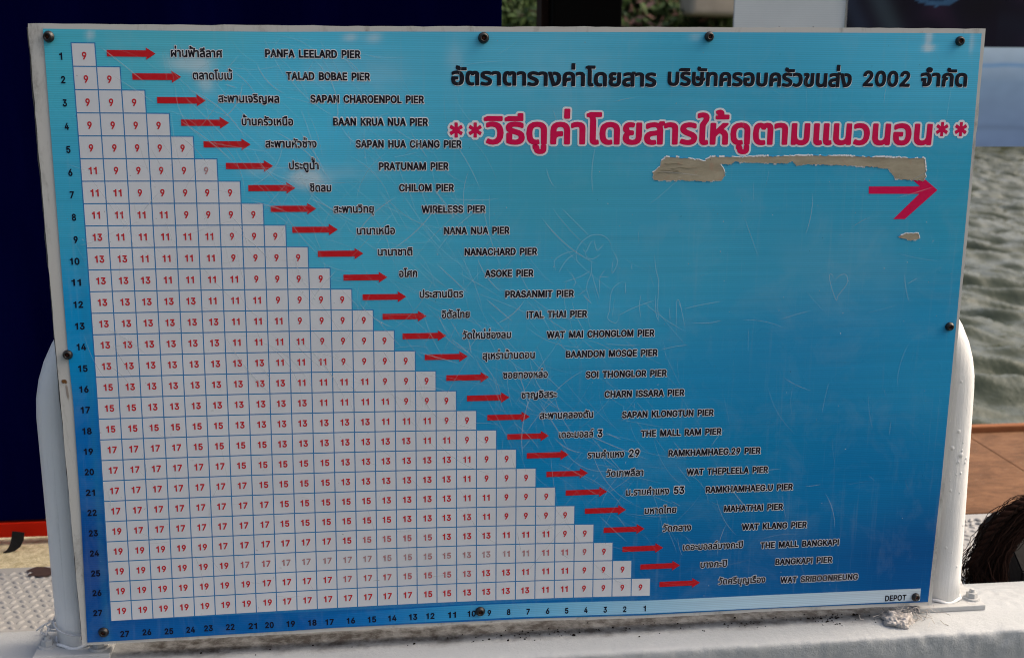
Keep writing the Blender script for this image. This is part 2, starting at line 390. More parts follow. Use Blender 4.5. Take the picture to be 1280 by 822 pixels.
CHIP =[ (975.5, -218.5),(985.0, -214.6),(1001.4, -214.7),(1003.0, -221.8),(992.3, -223.2),(977.3, -220.0) ]
TITLES=[
 ("อัตราตารางค่าโดยสาร",418.2,659.8,-41.7),
 ("บริษัทครอบครัวขนส่ง",673.3,899.7,-40.3),
 ("2002",914.0,973.3,-39.3),
 ("จำกัด",986.6,1046.4,-38.7),
]
NOTICE=[
 ("**",416.0,453.8,-90.6),
 ("วิธีดูค่าโดยสารให้ดูตามแนวนอน",458.6,1007.4,-107.8),
 ("**",1012.1,1052.0,-87.6),
]
DEPOT= (998.5, 1028.3, -699.9)
DOODLES={
 'head':[ (576.7, -250.4),(570.1, -244.0),(568.7, -233.5),(573.8, -223.2),(584.3, -214.9),(597.1, -213.3),(608.0, -219.3),(612.0, -229.8) ],
 'hairl':[ (568.7, -232.5),(554.9, -235.1),(542.3, -243.7),(544.6, -256.3) ],
 'hairl2':[ (568.2, -236.0),(559.3, -240.8),(552.0, -250.1),(547.9, -258.5) ],
 'hairr':[ (612.1, -230.8),(618.8, -241.4),(618.7, -250.8),(613.6, -259.2),(613.3, -250.8),(615.1, -240.3) ],
 'eye':[ (576.1, -228.4),(580.5, -233.6),(585.6, -223.2),(588.8, -221.2) ],
 'eye2':[ (589.8, -218.1),(592.9, -229.6),(595.5, -231.7),(602.8, -223.4) ],
 'mouth':[ (580.1, -233.6),(581.8, -239.9),(589.3, -242.1),(599.5, -235.9) ],
 'neck':[ (587.2, -242.1),(587.6, -258.9),(583.6, -269.5),(582.8, -280.0),(587.4, -291.8) ],
 'leg':[ (587.6, -256.8),(592.3, -271.7),(599.3, -292.0) ],
 'arml':[ (586.5, -255.8),(574.8, -263.0),(552.4, -270.1) ],
 'handl':[ (562.9, -257.6),(568.5, -269.3),(565.4, -275.6) ],
 'armr':[ (604.8, -254.9),(598.6, -265.4),(599.1, -284.5) ],
 'armr2':[ (595.3, -263.2),(609.4, -263.8) ],
 'foot':[ (582.7, -277.9),(572.1, -286.3) ],
 'c':[ (629.1, -269.0),(618.4, -274.1),(612.6, -284.7),(611.6, -303.9),(609.8, -314.6),(619.8, -320.2),(623.9, -312.7) ],
 'v1':[ (630.2, -270.0),(630.7, -284.9) ],
 'v2':[ (637.1, -248.9),(637.9, -255.3) ],
 'bar':[ (621.7, -311.6),(643.2, -301.2),(668.2, -293.0) ],
 'f':[ (650.3, -285.2),(648.7, -300.2),(651.4, -315.3) ],
 'g':[ (664.9, -236.5),(667.8, -255.6),(671.7, -270.6),(671.7, -300.6),(674.4, -322.2) ],
 'h':[ (667.9, -285.5),(669.9, -309.1),(673.5, -317.8) ],
 'n':[ (696.6, -341.1),(695.4, -296.6),(699.1, -295.6),(703.0, -309.7),(707.9, -329.3) ],
 'n2':[ (686.8, -302.9),(687.9, -318.1) ],
 'n3':[ (698.0, -296.6),(701.6, -303.2) ],
 'sw':[ (705.0, -304.3),(722.6, -300.2),(752.6, -295.3) ],
 'sw2':[ (716.9, -321.8),(737.0, -322.2),(753.8, -319.2) ],
 'sw3':[ (676.1, -354.9),(693.7, -350.9),(711.5, -349.0) ],
 'heart':[ (896.2, -273.7),(894.3, -267.8),(891.5, -264.1),(889.2, -264.9),(890.4, -273.6),(895.0, -285.9),(900.4, -296.7),(901.8, -291.2),(907.0, -284.0),(912.0, -276.8),(913.0, -270.4),(909.8, -264.6),(903.1, -265.1),(898.0, -269.6),(896.2, -274.2) ],
 's1':[ (549.5, -181.6),(566.9, -198.2),(584.3, -214.9) ],
}
STRETCH_X= [-0.89, 8.29, 7.54, -18.77, -17.91, -7.37, 7.66, 10.47, 12.31, 0.31]
STRETCH_Z= [-0.46, 1.1, 4.08, -7.59, -2.89, 4.97, -10.48, 7.61, 12.46, -10.85]
TINTS=[ (-22.9, 2.3, 54.9, 140.0, 158.2),(96.9, 8.0, 65.9, 143.7, 158.9),(453.3, -0.6, 63.0, 140.9, 166.0),(1035.7, 6.0, 61.5, 143.3, 171.1),(-26.8, -170.0, 44.0, 130.0, 158.2),(225.5, -64.0, 59.4, 151.0, 182.1),(549.5, -153.6, 51.2, 128.0, 148.7),(850.3, -221.8, 33.2, 120.3, 149.8),(312.9, -217.4, 57.4, 140.1, 164.5),(1054.0, -174.2, 32.5, 123.2, 150.6),(-18.3, -324.8, 0.0, 111.7, 161.0),(552.4, -296.2, 45.5, 130.1, 160.8),(860.5, -371.4, 27.7, 107.7, 148.0),(1041.8, -375.3, 27.7, 114.6, 152.6),(656.8, -438.0, 16.8, 110.1, 151.5),(925.3, -530.3, 0.0, 91.3, 137.9),(814.4, -473.6, 8.1, 99.0, 139.6),(-15.7, -598.0, 0.0, 48.7, 111.6),(1022.7, -643.7, 0.0, 58.4, 110.8),(557.0, -517.5, 0.0, 102.0, 148.0),(156.0, -700.0, 0.0, 72.2, 129.6),(718.1, -663.1, 0.5, 74.2, 124.8),(880.1, -659.6, 0.5, 70.2, 121.0),(456.8, -677.8, 0.0, 75.2, 134.4),(-22.0, -458.2, 0.0, 78.9, 141.0),(698.6, -220.6, 50.1, 127.2, 153.4) ]
RUST= (-31.0, -378.2)
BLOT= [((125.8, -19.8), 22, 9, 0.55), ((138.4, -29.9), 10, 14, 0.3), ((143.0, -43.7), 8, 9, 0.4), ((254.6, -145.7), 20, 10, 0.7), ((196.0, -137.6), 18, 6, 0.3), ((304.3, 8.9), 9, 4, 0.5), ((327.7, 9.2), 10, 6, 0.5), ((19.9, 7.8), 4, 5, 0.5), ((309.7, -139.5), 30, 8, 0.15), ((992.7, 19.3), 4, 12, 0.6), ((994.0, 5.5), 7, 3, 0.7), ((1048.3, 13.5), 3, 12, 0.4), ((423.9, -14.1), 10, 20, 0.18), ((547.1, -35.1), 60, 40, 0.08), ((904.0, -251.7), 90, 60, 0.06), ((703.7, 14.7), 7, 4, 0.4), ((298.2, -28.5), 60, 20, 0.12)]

# glyph outlines (thousandths of an em): character; advance; letter contours; contours of its white outline
GLYPHS = """
*;453;199,208 253,208 261,213 265,225 262,297 265,300 325,261 337,257 349,263 377,315 370,327 301,363 307,369 367,400 376,411 374,423 350,465 343,472 331,472 265,430 262,435 264,513 253,523 199,523 190,519 186,507 189,435 187,430 115,474 106,471 100,465 74,417 79,403 144,369 150,363 85,330 75,321 75,309 99,267 109,257 121,259 187,300 189,297 186,219 189,213;187,162 265,163 295,180 313,214 343,210 367,218 388,237 423,303 419,339 400,363 420,393 423,423 391,489 355,518 313,516 295,551 265,569 181,567 154,549 139,518 109,520 84,513 61,491 28,429 31,393 50,363 31,337 28,303 59,243 91,214 139,214 157,179
.;188;94,-34 148,-13 156,-2 171,40 149,94 100,116 82,114 42,94 34,82 20,40 35,-2 43,-14;88,-88 124,-83 184,-54 204,-26 224,34 219,70 190,129 166,147 106,170 67,166 8,136 -14,106 -34,46 -29,10 2,-50
0;453;224,-37 284,-29 296,-24 342,1 382,43 414,109 430,175 435,253 430,331 414,397 383,463 344,505 296,532 230,545 158,533 110,506 70,463 38,397 23,331 18,253 23,175 39,109 71,43 110,1 120,-5 164,-28|230,428 248,425 266,414 288,385 301,355 313,253 300,151 288,121 266,94 248,84 224,80 202,85 188,93 164,121 152,151 143,193 139,253 143,313 151,355 164,385 188,415 206,425;224,-91 320,-73 374,-43 427,13 465,91 482,163 489,253 483,343 465,415 423,499 374,550 320,581 230,600 134,582 80,551 29,499 -13,415 -30,343 -36,253 -30,163 -13,91 26,13 92,-52 152,-81|224,373 248,343 259,253 247,163 224,135 203,169 193,253 203,337
1;400;192,-30 270,-29 282,-22 291,-4 291,512 283,530 264,538 192,536 176,518 162,468 138,454 60,448 48,440 40,422 40,356 51,338 66,332 162,331 165,326 165,-4 174,-22;186,-84 298,-76 330,-49 345,-10 345,518 323,566 276,591 198,592 162,581 134,554 114,507 54,502 24,490 -2,464 -14,428 -14,350 5,308 42,282 111,272 112,-16 138,-62
2;453;52,-28 390,-30 402,-27 414,-16 418,-4 418,62 413,74 402,83 390,87 234,87 228,87 225,92 360,241 400,314 410,368 403,422 387,458 360,492 318,524 276,539 228,545 174,540 132,524 96,499 57,452 41,410 36,362 41,344 54,334 126,332 144,337 154,350 168,400 186,418 222,428 258,421 279,404 288,368 282,338 258,301 38,62 34,50 34,-4 38,-16;342,572 288,592 234,599 156,591 102,569 60,540 9,476 -12,422 -18,362 -12,330 6,302 48,279 132,278 168,287 192,308 -13,80 -18,-22 0,-55 27,-76 60,-84 396,-84 436,-70 463,-40 472,-10 473,56 462,98 420,135 349,146 406,212 450,290 465,368 458,428 426,497 393,536|204,322 214,368 228,373 230,356
3;453;382,537 70,539 56,535 43,523 40,511 40,451 42,439 53,427 70,422 222,421 130,313 127,301 127,241 136,226 148,219 232,214 262,206 288,181 298,145 294,121 287,109 262,89 220,80 178,87 154,103 135,145 118,160 40,161 22,152 15,139 15,121 24,79 43,43 78,7 118,-17 172,-33 220,-37 274,-31 322,-15 358,9 398,55 416,97 422,139 413,199 394,240 364,275 322,302 285,313 400,451 400,517 394,529;394,590 58,592 16,573 -8,541 -14,445 -2,408 40,373 103,367 74,313 78,217 22,213 -14,193 -36,157 -39,115 -27,61 2,7 46,-37 100,-68 154,-85 220,-91 280,-85 340,-66 406,-21 440,19 463,67 477,145 467,211 439,271 375,337 442,415 456,457 448,543 428,571|189,163 226,161 240,151 238,139 202,138
4;453;282,-30 342,-30 360,-25 368,-16 372,-4 375,74 426,78 438,89 443,104 443,164 435,182 420,192 374,194 373,320 366,336 354,345 276,347 258,336 252,320 251,194 160,194 337,494 340,512 336,524 324,535 312,539 240,538 222,526 16,176 10,158 10,98 18,84 30,76 250,74 253,-10 264,-25;276,-84 354,-84 396,-65 422,-28 427,20 476,50 496,98 493,188 470,224 427,248 426,326 417,356 390,387 347,404 390,482 390,536 360,577 318,592 228,590 180,560 -33,200 -44,164 -42,86 -12,38 30,21 196,20 200,-22 215,-52 240,-73
5;453;374,537 92,538 80,534 69,523 37,259 37,247 42,235 62,223 128,216 140,218 176,238 218,246 242,242 260,233 286,205 296,163 287,121 260,91 218,81 188,87 167,103 147,145 134,157 56,159 38,150 30,133 35,91 56,46 86,11 128,-17 170,-31 218,-37 278,-30 324,-11 362,18 397,67 414,109 420,169 407,241 368,303 302,349 230,364 170,355 177,415 180,421 368,422 386,430 396,451 396,511 388,529;386,590 86,592 44,575 18,541 -17,253 5,193 -20,157 -23,115 -14,67 14,11 56,-35 104,-65 212,-91 290,-82 350,-59 397,-23 446,43 466,97 474,157 461,247 410,337 374,367 416,384 441,415 449,517 428,565|224,191 241,163 236,144 218,136 188,181
6;453;330,537 252,539 240,536 230,529 111,355 51,247 34,163 39,109 56,61 90,16 126,-11 174,-30 222,-37 270,-33 324,-13 366,20 395,61 412,103 419,157 413,205 393,259 366,293 330,321 287,337 245,343 350,499 352,511 348,523|228,233 263,223 285,199 296,157 282,111 264,91 228,79 192,89 186,93 166,115 156,157 166,199 186,221;336,591 240,592 192,568 66,385 -2,259 -20,157 -14,97 8,37 60,-29 102,-59 162,-83 222,-91 282,-86 352,-59 410,-11 441,31 465,91 472,169 465,223 445,277 402,333 334,379 396,469 406,505 389,559|228,177 240,157 228,136 216,141 211,157 216,174
7;453;406,534 388,539 64,539 46,534 36,524 32,512 32,446 40,431 52,423 268,422 273,416 70,13 68,-10 82,-27 94,-30 166,-30 178,-27 190,-16 419,440 420,512 416,524;430,583 394,593 58,593 16,579 -13,548 -22,518 -22,440 4,391 46,369 185,362 16,23 20,-34 58,-75 88,-84 178,-83 214,-68 238,-41 470,422 472,530 457,560
8;453;228,-37 282,-31 324,-19 372,11 402,44 420,79 431,133 414,207 364,271 384,292 404,331 411,373 405,427 387,463 356,499 318,525 276,540 228,545 180,540 132,524 94,499 63,463 45,421 40,373 48,330 69,289 87,271 37,205 22,133 31,79 50,43 84,8 132,-20 174,-32|155,109 146,139 155,169 180,193 228,203 270,194 294,172 305,139 297,109 276,91 222,80 180,88|174,343 164,373 174,406 192,421 222,428 259,421 281,403 287,379 277,343 258,327 228,321 192,328;228,-91 342,-69 408,-30 446,13 471,61 485,133 466,223 434,271 457,319 466,379 458,439 433,493 391,541 342,573 288,592 228,600 168,593 108,573 60,541 18,493 -6,439 -14,379 -5,319 17,271 -14,223 -32,133 -18,57 5,13 48,-33 108,-69|203,139 228,148 248,139
9;453;120,-29 204,-30 220,-22 340,152 401,260 418,350 413,398 395,446 365,488 330,516 276,539 228,545 180,540 126,519 90,491 64,458 40,404 34,350 38,302 60,249 84,216 120,189 168,169 206,164 103,14 100,2 101,-10 109,-22|228,428 264,417 282,397 296,350 285,308 262,284 228,274 186,287 166,308 156,350 165,392 186,415 192,419;294,590 216,599 157,590 102,567 42,518 11,476 -12,420 -16,302 5,236 47,176 116,128 55,38 46,2 63,-52 108,-82 210,-84 258,-61 385,122 454,248 473,350 466,410 443,470 396,532 352,566|228,372 240,350 228,330 216,334 211,350 216,368
A;480;288,536 198,538 186,535 175,524 -13,8 -13,-10 0,-26 12,-30 84,-30 105,-22 113,-10 155,110 162,112 322,110 366,-10 378,-25 396,-30 468,-30 480,-25 488,-16 492,-4 489,14 304,518|198,229 234,339 240,347 279,230;312,584 282,592 186,591 150,576 126,548 -66,20 -61,-34 -24,-74 6,-84 84,-84 126,-74 159,-40 198,58 284,56 324,-46 372,-81 482,-82 516,-65 537,-40 547,-4 540,32 353,542
B;456;344,516 296,533 242,539 56,538 44,534 34,524 30,506 30,2 34,-16 44,-26 62,-30 242,-30 308,-25 356,-10 392,13 425,50 443,98 448,134 443,176 427,218 384,266 384,272 411,302 416,314 428,374 423,416 404,460 380,490|155,92 155,194 158,201 242,201 290,190 316,164 324,134 320,116 308,102 290,93 242,87 158,87|155,320 155,416 158,421 236,422 272,417 290,407 301,392 305,374 297,344 272,323 230,315 158,315;368,565 308,585 248,592 56,593 14,579 -15,548 -24,512 -24,-4 -11,-46 20,-74 62,-84 320,-78 380,-58 422,-32 473,26 494,80 502,134 493,200 456,272 481,362 476,428 446,494 416,530
C;510;264,-37 348,-24 420,14 474,77 503,157 498,176 480,189 396,187 382,175 360,127 336,104 306,89 264,83 228,89 198,103 174,124 152,157 138,199 133,253 138,307 151,349 170,379 204,408 234,421 264,425 306,419 338,403 360,381 383,331 402,318 480,319 492,325 501,337 502,355 474,432 421,493 348,532 270,545 192,535 132,508 80,463 42,404 19,337 10,253 19,169 42,103 81,43 138,-3 198,-29;264,-91 366,-75 456,-26 521,49 557,157 552,187 534,217 480,243 402,243 366,233 337,205 314,157 288,141 240,143 204,177 191,211 191,295 211,343 244,367 270,370 306,359 348,288 402,264 480,264 510,272 540,297 556,337 553,373 522,457 456,535 366,583 270,600 168,583 102,553 42,502 -9,421 -35,343 -44,253 -35,163 -11,91 41,7 117,-53 186,-81
D;502;368,503 302,529 224,539 56,538 44,534 34,524 30,506 30,2 34,-16 44,-26 62,-30 218,-30 302,-20 368,6 416,44 459,104 485,182 492,254 483,338 459,404 423,458|158,87 155,92 155,416 158,421 218,422 266,416 302,402 329,380 350,350 363,308 368,254 364,206 352,164 329,128 296,104 260,92 212,87;392,552 314,582 224,593 44,591 14,579 -11,554 -24,512 -24,-4 -14,-40 14,-71 62,-84 224,-84 314,-73 404,-34 458,9 504,74 538,170 546,254 536,350 508,428 468,488|212,141 209,362 218,367 254,363 290,342 311,296 314,254 310,212 290,167 254,146
E;419;386,535 368,539 62,539 44,534 34,524 30,506 30,2 34,-16 44,-26 62,-30 374,-30 386,-28 400,-16 404,-4 404,62 398,75 386,84 164,87 158,87 155,92 155,194 158,198 356,199 374,206 383,218 385,230 384,290 380,302 364,314 158,316 155,320 155,416 158,421 374,422 386,425 398,438 402,452 401,512 397,524;410,583 374,593 56,593 20,583 -11,554 -24,512 -24,-4 -14,-40 14,-71 56,-84 380,-84 416,-74 446,-45 459,-4 453,86 422,126 370,146 416,171 438,218 434,314 415,344 380,368 431,392 455,440 451,536 434,565
F;410;386,533 368,539 62,539 44,534 34,524 30,506 30,2 34,-16 44,-26 56,-30 128,-30 140,-26 150,-16 154,-4 155,182 158,191 350,191 362,195 372,206 376,218 375,284 368,297 356,306 157,308 155,416 158,421 164,422 380,424 393,434 399,452 398,512 394,524;410,582 374,592 56,593 20,583 -11,554 -24,512 -24,-4 -14,-40 14,-71 62,-84 134,-84 170,-71 195,-46 207,-16 209,134 362,138 392,151 417,176 429,212 429,284 404,338 356,361 211,362 380,368 433,398 452,440 452,518 439,554
G;520;270,-37 330,-30 384,-11 442,31 475,73 500,133 508,199 508,253 506,265 499,277 480,285 282,286 270,283 258,273 253,259 253,199 258,181 270,171 282,169 378,167 370,139 353,115 330,97 300,86 270,83 234,87 204,100 174,124 152,157 138,199 133,259 138,307 151,349 174,385 198,405 228,419 264,425 306,418 342,397 363,373 383,331 402,319 480,319 492,325 503,343 501,361 474,431 420,493 348,532 264,546 192,536 138,512 79,463 42,406 18,337 10,253 18,169 41,103 82,43 132,0 192,-27;270,-91 342,-83 408,-59 480,-8 524,49 548,109 562,205 561,265 547,307 557,361 516,466 456,533 380,577 270,599 168,584 102,553 42,503 -12,416 -36,343 -44,253 -36,163 -12,91 42,7 116,-53 186,-81|198,191 187,253 203,331 246,368 300,361 317,343 252,334 210,298 199,265
H;517;476,531 458,539 392,539 380,536 366,524 362,506 362,326 361,320 356,319 158,319 155,326 154,512 150,524 140,534 128,538 56,538 38,529 31,518 30,506 30,2 31,-10 39,-22 56,-30 128,-30 140,-26 150,-16 155,2 155,194 158,202 361,200 362,2 366,-16 380,-28 392,-30 464,-29 482,-16 487,2 487,506 485,518;506,577 470,592 386,592 332,568 309,524 302,373 210,374 207,524 195,554 170,579 134,592 50,592 20,583 -7,560 -24,512 -24,-4 -14,-40 8,-67 50,-84 128,-84 158,-77 186,-58 208,-10 212,148 307,146 309,-16 321,-46 345,-70 380,-84 464,-84 494,-76 523,-52 541,-4 541,512 531,548
I;190;58,-30 136,-29 148,-22 157,-4 157,512 149,530 130,538 52,537 40,529 32,512 32,-4 41,-22;52,-84 136,-84 164,-76 196,-49 211,-10 211,518 189,566 142,591 28,586 -5,560 -22,518 -22,-10 4,-61
J;396;347,536 269,538 251,530 243,517 242,151 237,115 227,97 209,84 185,80 161,84 143,96 132,115 126,181 119,194 107,201 29,202 17,198 5,184 3,139 17,67 53,12 113,-25 185,-37 257,-25 316,13 352,67 366,145 366,505 362,523;359,589 248,589 215,571 194,541 185,137 172,211 149,239 119,254 11,254 -24,235 -45,205 -51,139 -31,43 17,-29 95,-76 185,-91 275,-76 353,-27 403,49 419,139 419,517 401,561
K;467;464,534 446,539 362,539 350,535 158,330 155,338 154,512 150,524 140,534 122,539 56,538 44,534 34,524 30,506 30,2 34,-16 44,-26 56,-30 128,-30 140,-26 150,-16 155,2 155,152 194,196 356,-26 368,-30 452,-30 464,-26 474,-16 478,-4 475,14 282,284 470,489 476,500 477,512 473,524;495,578 452,592 332,586 302,566 212,468 202,542 158,586 44,591 -7,560 -24,512 -24,-4 -14,-40 8,-67 56,-84 134,-84 172,-70 206,-22 212,79 305,-52 338,-77 458,-84 488,-75 515,-52 532,-10 523,38 353,278 524,474 529,530
L;393;374,-27 386,-16 391,2 390,62 385,74 374,83 362,87 164,87 158,87 155,92 154,512 146,530 128,538 50,537 38,529 30,512 32,-12 44,-26 56,-30 362,-30;392,-78 422,-58 442,-22 439,86 416,120 380,138 209,146 207,524 182,570 134,592 26,586 -4,563 -22,530 -20,-28 8,-67 50,-84
M;628;589,530 572,538 476,539 464,536 452,527 314,171 176,526 164,536 152,539 56,538 39,530 31,518 30,506 30,2 31,-10 39,-22 56,-30 122,-30 140,-24 150,-10 152,253 153,242 158,239 257,-10 272,-27 284,-30 344,-30 356,-27 367,-16 470,245 474,230 476,-12 488,-26 500,-30 572,-30 588,-22 596,-10 598,2 598,506 596,518;623,572 566,593 464,592 422,573 399,542 314,323 229,542 200,577 158,592 56,593 26,586 -2,566 -24,512 -24,2 -17,-34 2,-61 44,-83 134,-83 176,-64 206,-27 224,-58 254,-78 350,-84 396,-64 422,-26 449,-64 488,-83 584,-83 629,-58 652,-4 652,506 645,542
N;523;482,531 464,539 398,539 380,532 370,518 368,199 157,530 140,538 62,539 50,537 38,529 31,518 30,506 30,2 31,-10 39,-22 56,-30 128,-30 145,-22 153,-10 154,296 158,304 366,-22 386,-30 464,-30 476,-27 488,-16 493,2 493,506 491,518;512,577 476,592 392,592 338,567 315,518 314,385 206,554 176,582 140,592 50,592 20,583 -7,560 -24,512 -24,-4 -14,-40 8,-67 50,-84 128,-84 182,-62 207,-16 212,117 320,-52 350,-76 380,-84 476,-83 529,-52 547,-4 547,512 537,548
O;533;264,-37 342,-26 402,1 451,43 491,103 514,169 523,253 514,337 492,403 452,463 396,511 336,537 270,545 192,535 132,508 81,463 42,404 21,343 10,253 18,175 40,109 82,43 138,-3 198,-29|270,425 300,421 330,408 360,383 381,349 395,307 399,253 395,199 380,157 360,125 330,100 300,88 264,83 234,87 204,99 172,127 152,157 138,199 133,253 140,313 151,349 174,384 198,405 228,419;264,-91 366,-75 428,-47 492,7 544,91 568,163 577,253 564,359 537,433 492,500 420,559 348,589 270,600 168,583 102,553 42,501 -9,421 -35,343 -44,253 -35,163 -11,91 42,7 117,-53 186,-81|270,370 300,362 322,343 342,295 345,253 342,211 320,163 300,146 264,138 234,145 213,163 191,211 187,253 192,298 211,343 234,363
P;445;344,514 296,532 236,539 56,538 44,534 34,524 30,506 30,2 34,-16 44,-26 56,-30 128,-30 140,-26 150,-16 154,-4 155,152 158,155 236,156 302,164 350,183 387,212 416,251 433,296 438,344 433,398 416,444 392,476|157,272 155,416 158,421 260,419 284,410 296,401 305,386 313,350 305,308 292,290 260,275;368,562 308,584 242,592 56,593 14,579 -15,548 -24,512 -24,-4 -11,-46 20,-74 50,-84 128,-84 172,-70 206,-22 212,101 302,108 368,131 422,170 463,224 485,284 492,338 484,416 463,470 433,512|211,326 212,367 254,363 254,331
Q;533;480,-76 496,-58 496,-40 445,32 446,38 492,104 516,176 523,254 515,332 491,404 451,464 396,511 330,538 264,545 198,537 130,506 82,464 42,404 18,333 10,254 19,170 42,104 87,38 132,0 192,-27 264,-37 342,-26 348,-27 378,-68 390,-76 468,-78|270,425 300,421 330,408 360,383 381,350 395,308 399,254 395,200 381,158 366,138 336,177 318,188 240,188 222,178 215,164 217,146 258,92 261,86 258,84 228,89 204,99 171,128 152,158 138,200 133,254 138,308 152,350 174,384 198,405 228,419;504,-124 534,-100 550,-64 545,-16 513,32 565,152 576,248 568,344 540,428 492,500 414,562 348,589 276,599 180,588 104,554 48,507 -9,422 -35,344 -44,254 -34,158 -7,80 48,1 104,-46 174,-78 264,-91 324,-86 354,-118 390,-132 474,-132|192,224 191,296 217,350 264,370 316,350 342,296 342,238 234,242
R;449;344,516 296,533 236,539 56,538 44,534 34,524 30,506 30,2 34,-16 44,-26 56,-30 128,-30 140,-26 150,-16 154,-4 155,164 158,167 224,168 230,165 326,-14 338,-27 350,-30 428,-30 440,-28 453,-16 457,-4 454,14 356,194 392,224 416,257 432,296 439,350 434,398 416,446 391,482|158,285 155,290 155,416 158,421 230,422 284,412 301,398 305,392 314,350 306,314 296,302 284,295 230,285;368,565 308,586 242,592 56,593 14,579 -15,548 -24,512 -24,-4 -11,-46 20,-74 50,-84 128,-84 179,-64 207,-16 212,84 282,-46 320,-78 446,-82 476,-69 502,-40 511,-10 507,26 427,176 463,230 487,290 487,410 465,470 434,515|209,344 212,367 258,356 254,344
S;447;226,-39 292,-31 334,-17 379,11 411,47 428,83 438,137 422,209 376,262 322,292 184,334 154,354 148,362 147,377 156,401 180,419 226,428 256,424 286,410 299,395 313,359 328,349 406,348 418,353 428,365 430,383 422,425 400,467 370,498 322,527 280,540 226,546 172,540 124,524 82,498 52,467 27,413 22,371 30,323 34,310 64,268 112,234 172,211 280,178 304,162 314,137 309,119 304,111 274,88 220,80 178,87 148,107 139,119 130,151 112,165 28,165 14,155 8,137 18,83 40,41 70,9 118,-20 166,-34;220,-93 304,-84 358,-66 413,-31 456,17 480,65 492,137 471,233 422,293 464,323 484,365 475,437 449,491 406,539 352,573 292,593 232,599 164,593 100,573 47,539 3,491 -24,431 -31,359 -15,287 35,221 -21,197 -41,167 -46,137 -30,59 -5,11 34,-31 100,-71|189,149 233,137 196,139
T;449;181,-28 262,-30 277,-22 285,-10 287,416 292,422 418,422 436,429 446,446 446,512 442,525 430,535 418,539 34,539 16,534 4,520 2,446 7,434 16,426 34,422 160,421 163,416 163,-4 167,-16;448,587 22,592 -20,575 -45,542 -52,446 -32,397 10,370 109,362 109,-10 126,-52 160,-78 276,-82 310,-65 334,-34 341,-4 341,362 454,376 484,401 499,434 496,536 478,566
U;517;470,535 458,539 386,538 374,532 366,522 363,510 363,180 359,150 349,126 335,108 320,97 290,85 260,82 224,86 198,96 177,114 157,150 154,180 154,510 150,522 140,534 122,539 56,538 44,534 33,522 30,510 30,174 36,120 58,66 86,29 140,-12 200,-32 260,-38 320,-32 374,-13 416,15 459,66 479,114 487,174 487,510 482,524;488,587 374,590 343,576 317,546 309,510 307,168 293,144 260,136 224,144 209,168 208,510 194,554 146,590 62,593 20,583 -12,552 -24,510 -24,174 -17,108 20,26 56,-19 110,-57 194,-86 260,-92 332,-85 411,-54 461,-18 504,36 532,102 541,168 541,510 525,558
V;480;192,-28 282,-30 294,-25 303,-16 491,500 491,518 475,536 390,538 378,534 369,524 240,155 109,524 96,536 78,539 12,538 0,534 -10,524 -14,512 -11,494 175,-10;498,585 384,592 333,566 315,536 240,320 161,542 132,577 90,592 0,591 -36,575 -59,548 -68,512 -62,476 127,-34 167,-76 198,-84 294,-83 330,-66 352,-40 544,488 540,542
W;686;691,530 672,538 600,538 588,535 577,524 492,197 408,518 396,534 384,538 306,539 294,536 280,524 192,202 107,524 96,535 84,538 12,538 -5,530 -13,518 -13,500 126,-9 134,-22 150,-30 228,-30 246,-25 255,-16 342,298 429,-16 438,-25 456,-30 534,-30 550,-22 558,-10 698,500 698,518;726,571 672,593 594,592 555,578 523,536 492,415 454,548 432,574 402,590 294,592 252,573 226,536 192,417 159,542 126,580 90,592 12,593 -42,570 -66,530 -66,488 73,-22 96,-61 150,-84 240,-84 276,-70 307,-34 342,92 378,-34 408,-70 444,-84 534,-84 588,-61 611,-22 751,488 750,533
X;474;464,532 446,539 374,539 356,533 236,365 122,532 104,539 26,538 8,530 -1,512 2,494 163,260 -9,14 -12,-4 -3,-22 8,-29 20,-30 92,-30 110,-23 236,157 362,-23 380,-30 452,-30 464,-29 476,-22 485,-4 482,14 313,260 314,266 472,494 475,512;494,577 452,592 338,585 308,561 236,463 170,560 134,587 14,591 -38,560 -55,518 -49,476 98,260 -60,32 -64,-22 -34,-67 14,-84 98,-84 128,-76 157,-52 236,60 315,-52 350,-78 470,-83 522,-52 539,-10 533,32 379,260 525,482 525,536
Y;472;191,-28 270,-30 282,-27 294,-15 298,2 298,200 481,494 485,506 483,518 468,535 456,539 378,538 360,530 240,335 234,330 108,533 90,539 12,538 0,534 -10,524 -14,512 -11,494 172,200 173,-4 180,-20;492,584 462,592 378,593 336,580 312,557 234,435 157,560 120,587 -6,590 -39,572 -60,545 -68,506 -59,470 119,182 120,-16 136,-52 166,-76 198,-84 282,-83 318,-68 342,-39 352,-4 352,182 536,488 532,542
Z;438;414,533 396,539 42,539 24,534 14,524 10,512 10,446 18,431 30,423 252,422 258,416 17,62 12,50 12,-4 24,-25 42,-30 396,-30 414,-26 424,-16 428,-4 428,62 420,78 408,85 186,87 179,92 422,446 426,458 426,512 422,524;444,578 402,592 36,593 0,583 -30,556 -44,518 -44,446 -20,392 24,369 156,362 -37,74 -41,-16 -29,-46 -6,-70 36,-84 402,-84 438,-75 468,-48 482,-10 482,62 458,116 414,139 282,146 476,434 479,524 467,554
ก;416;328,374 282,397 204,410 156,407 102,389 72,372 45,344 26,308 22,248 30,235 64,218 51,206 35,176 29,134 29,-4 36,-18 48,-24 114,-24 126,-21 136,-10 141,152 154,170 186,179 197,188 208,236 198,255 140,284 141,290 168,307 198,311 234,306 254,296 268,278 274,248 276,-11 294,-24 360,-24 378,-16 384,2 383,260 377,302 361,338;348,406 288,434 204,449 150,444 60,409 12,364 -10,320 -16,254 6,206 -9,134 -9,-10 18,-52 48,-62 114,-62 156,-46 175,-10 177,134 215,152 234,176 236,-4 250,-40 288,-62 360,-62 390,-54 412,-34 422,2 416,302 390,364
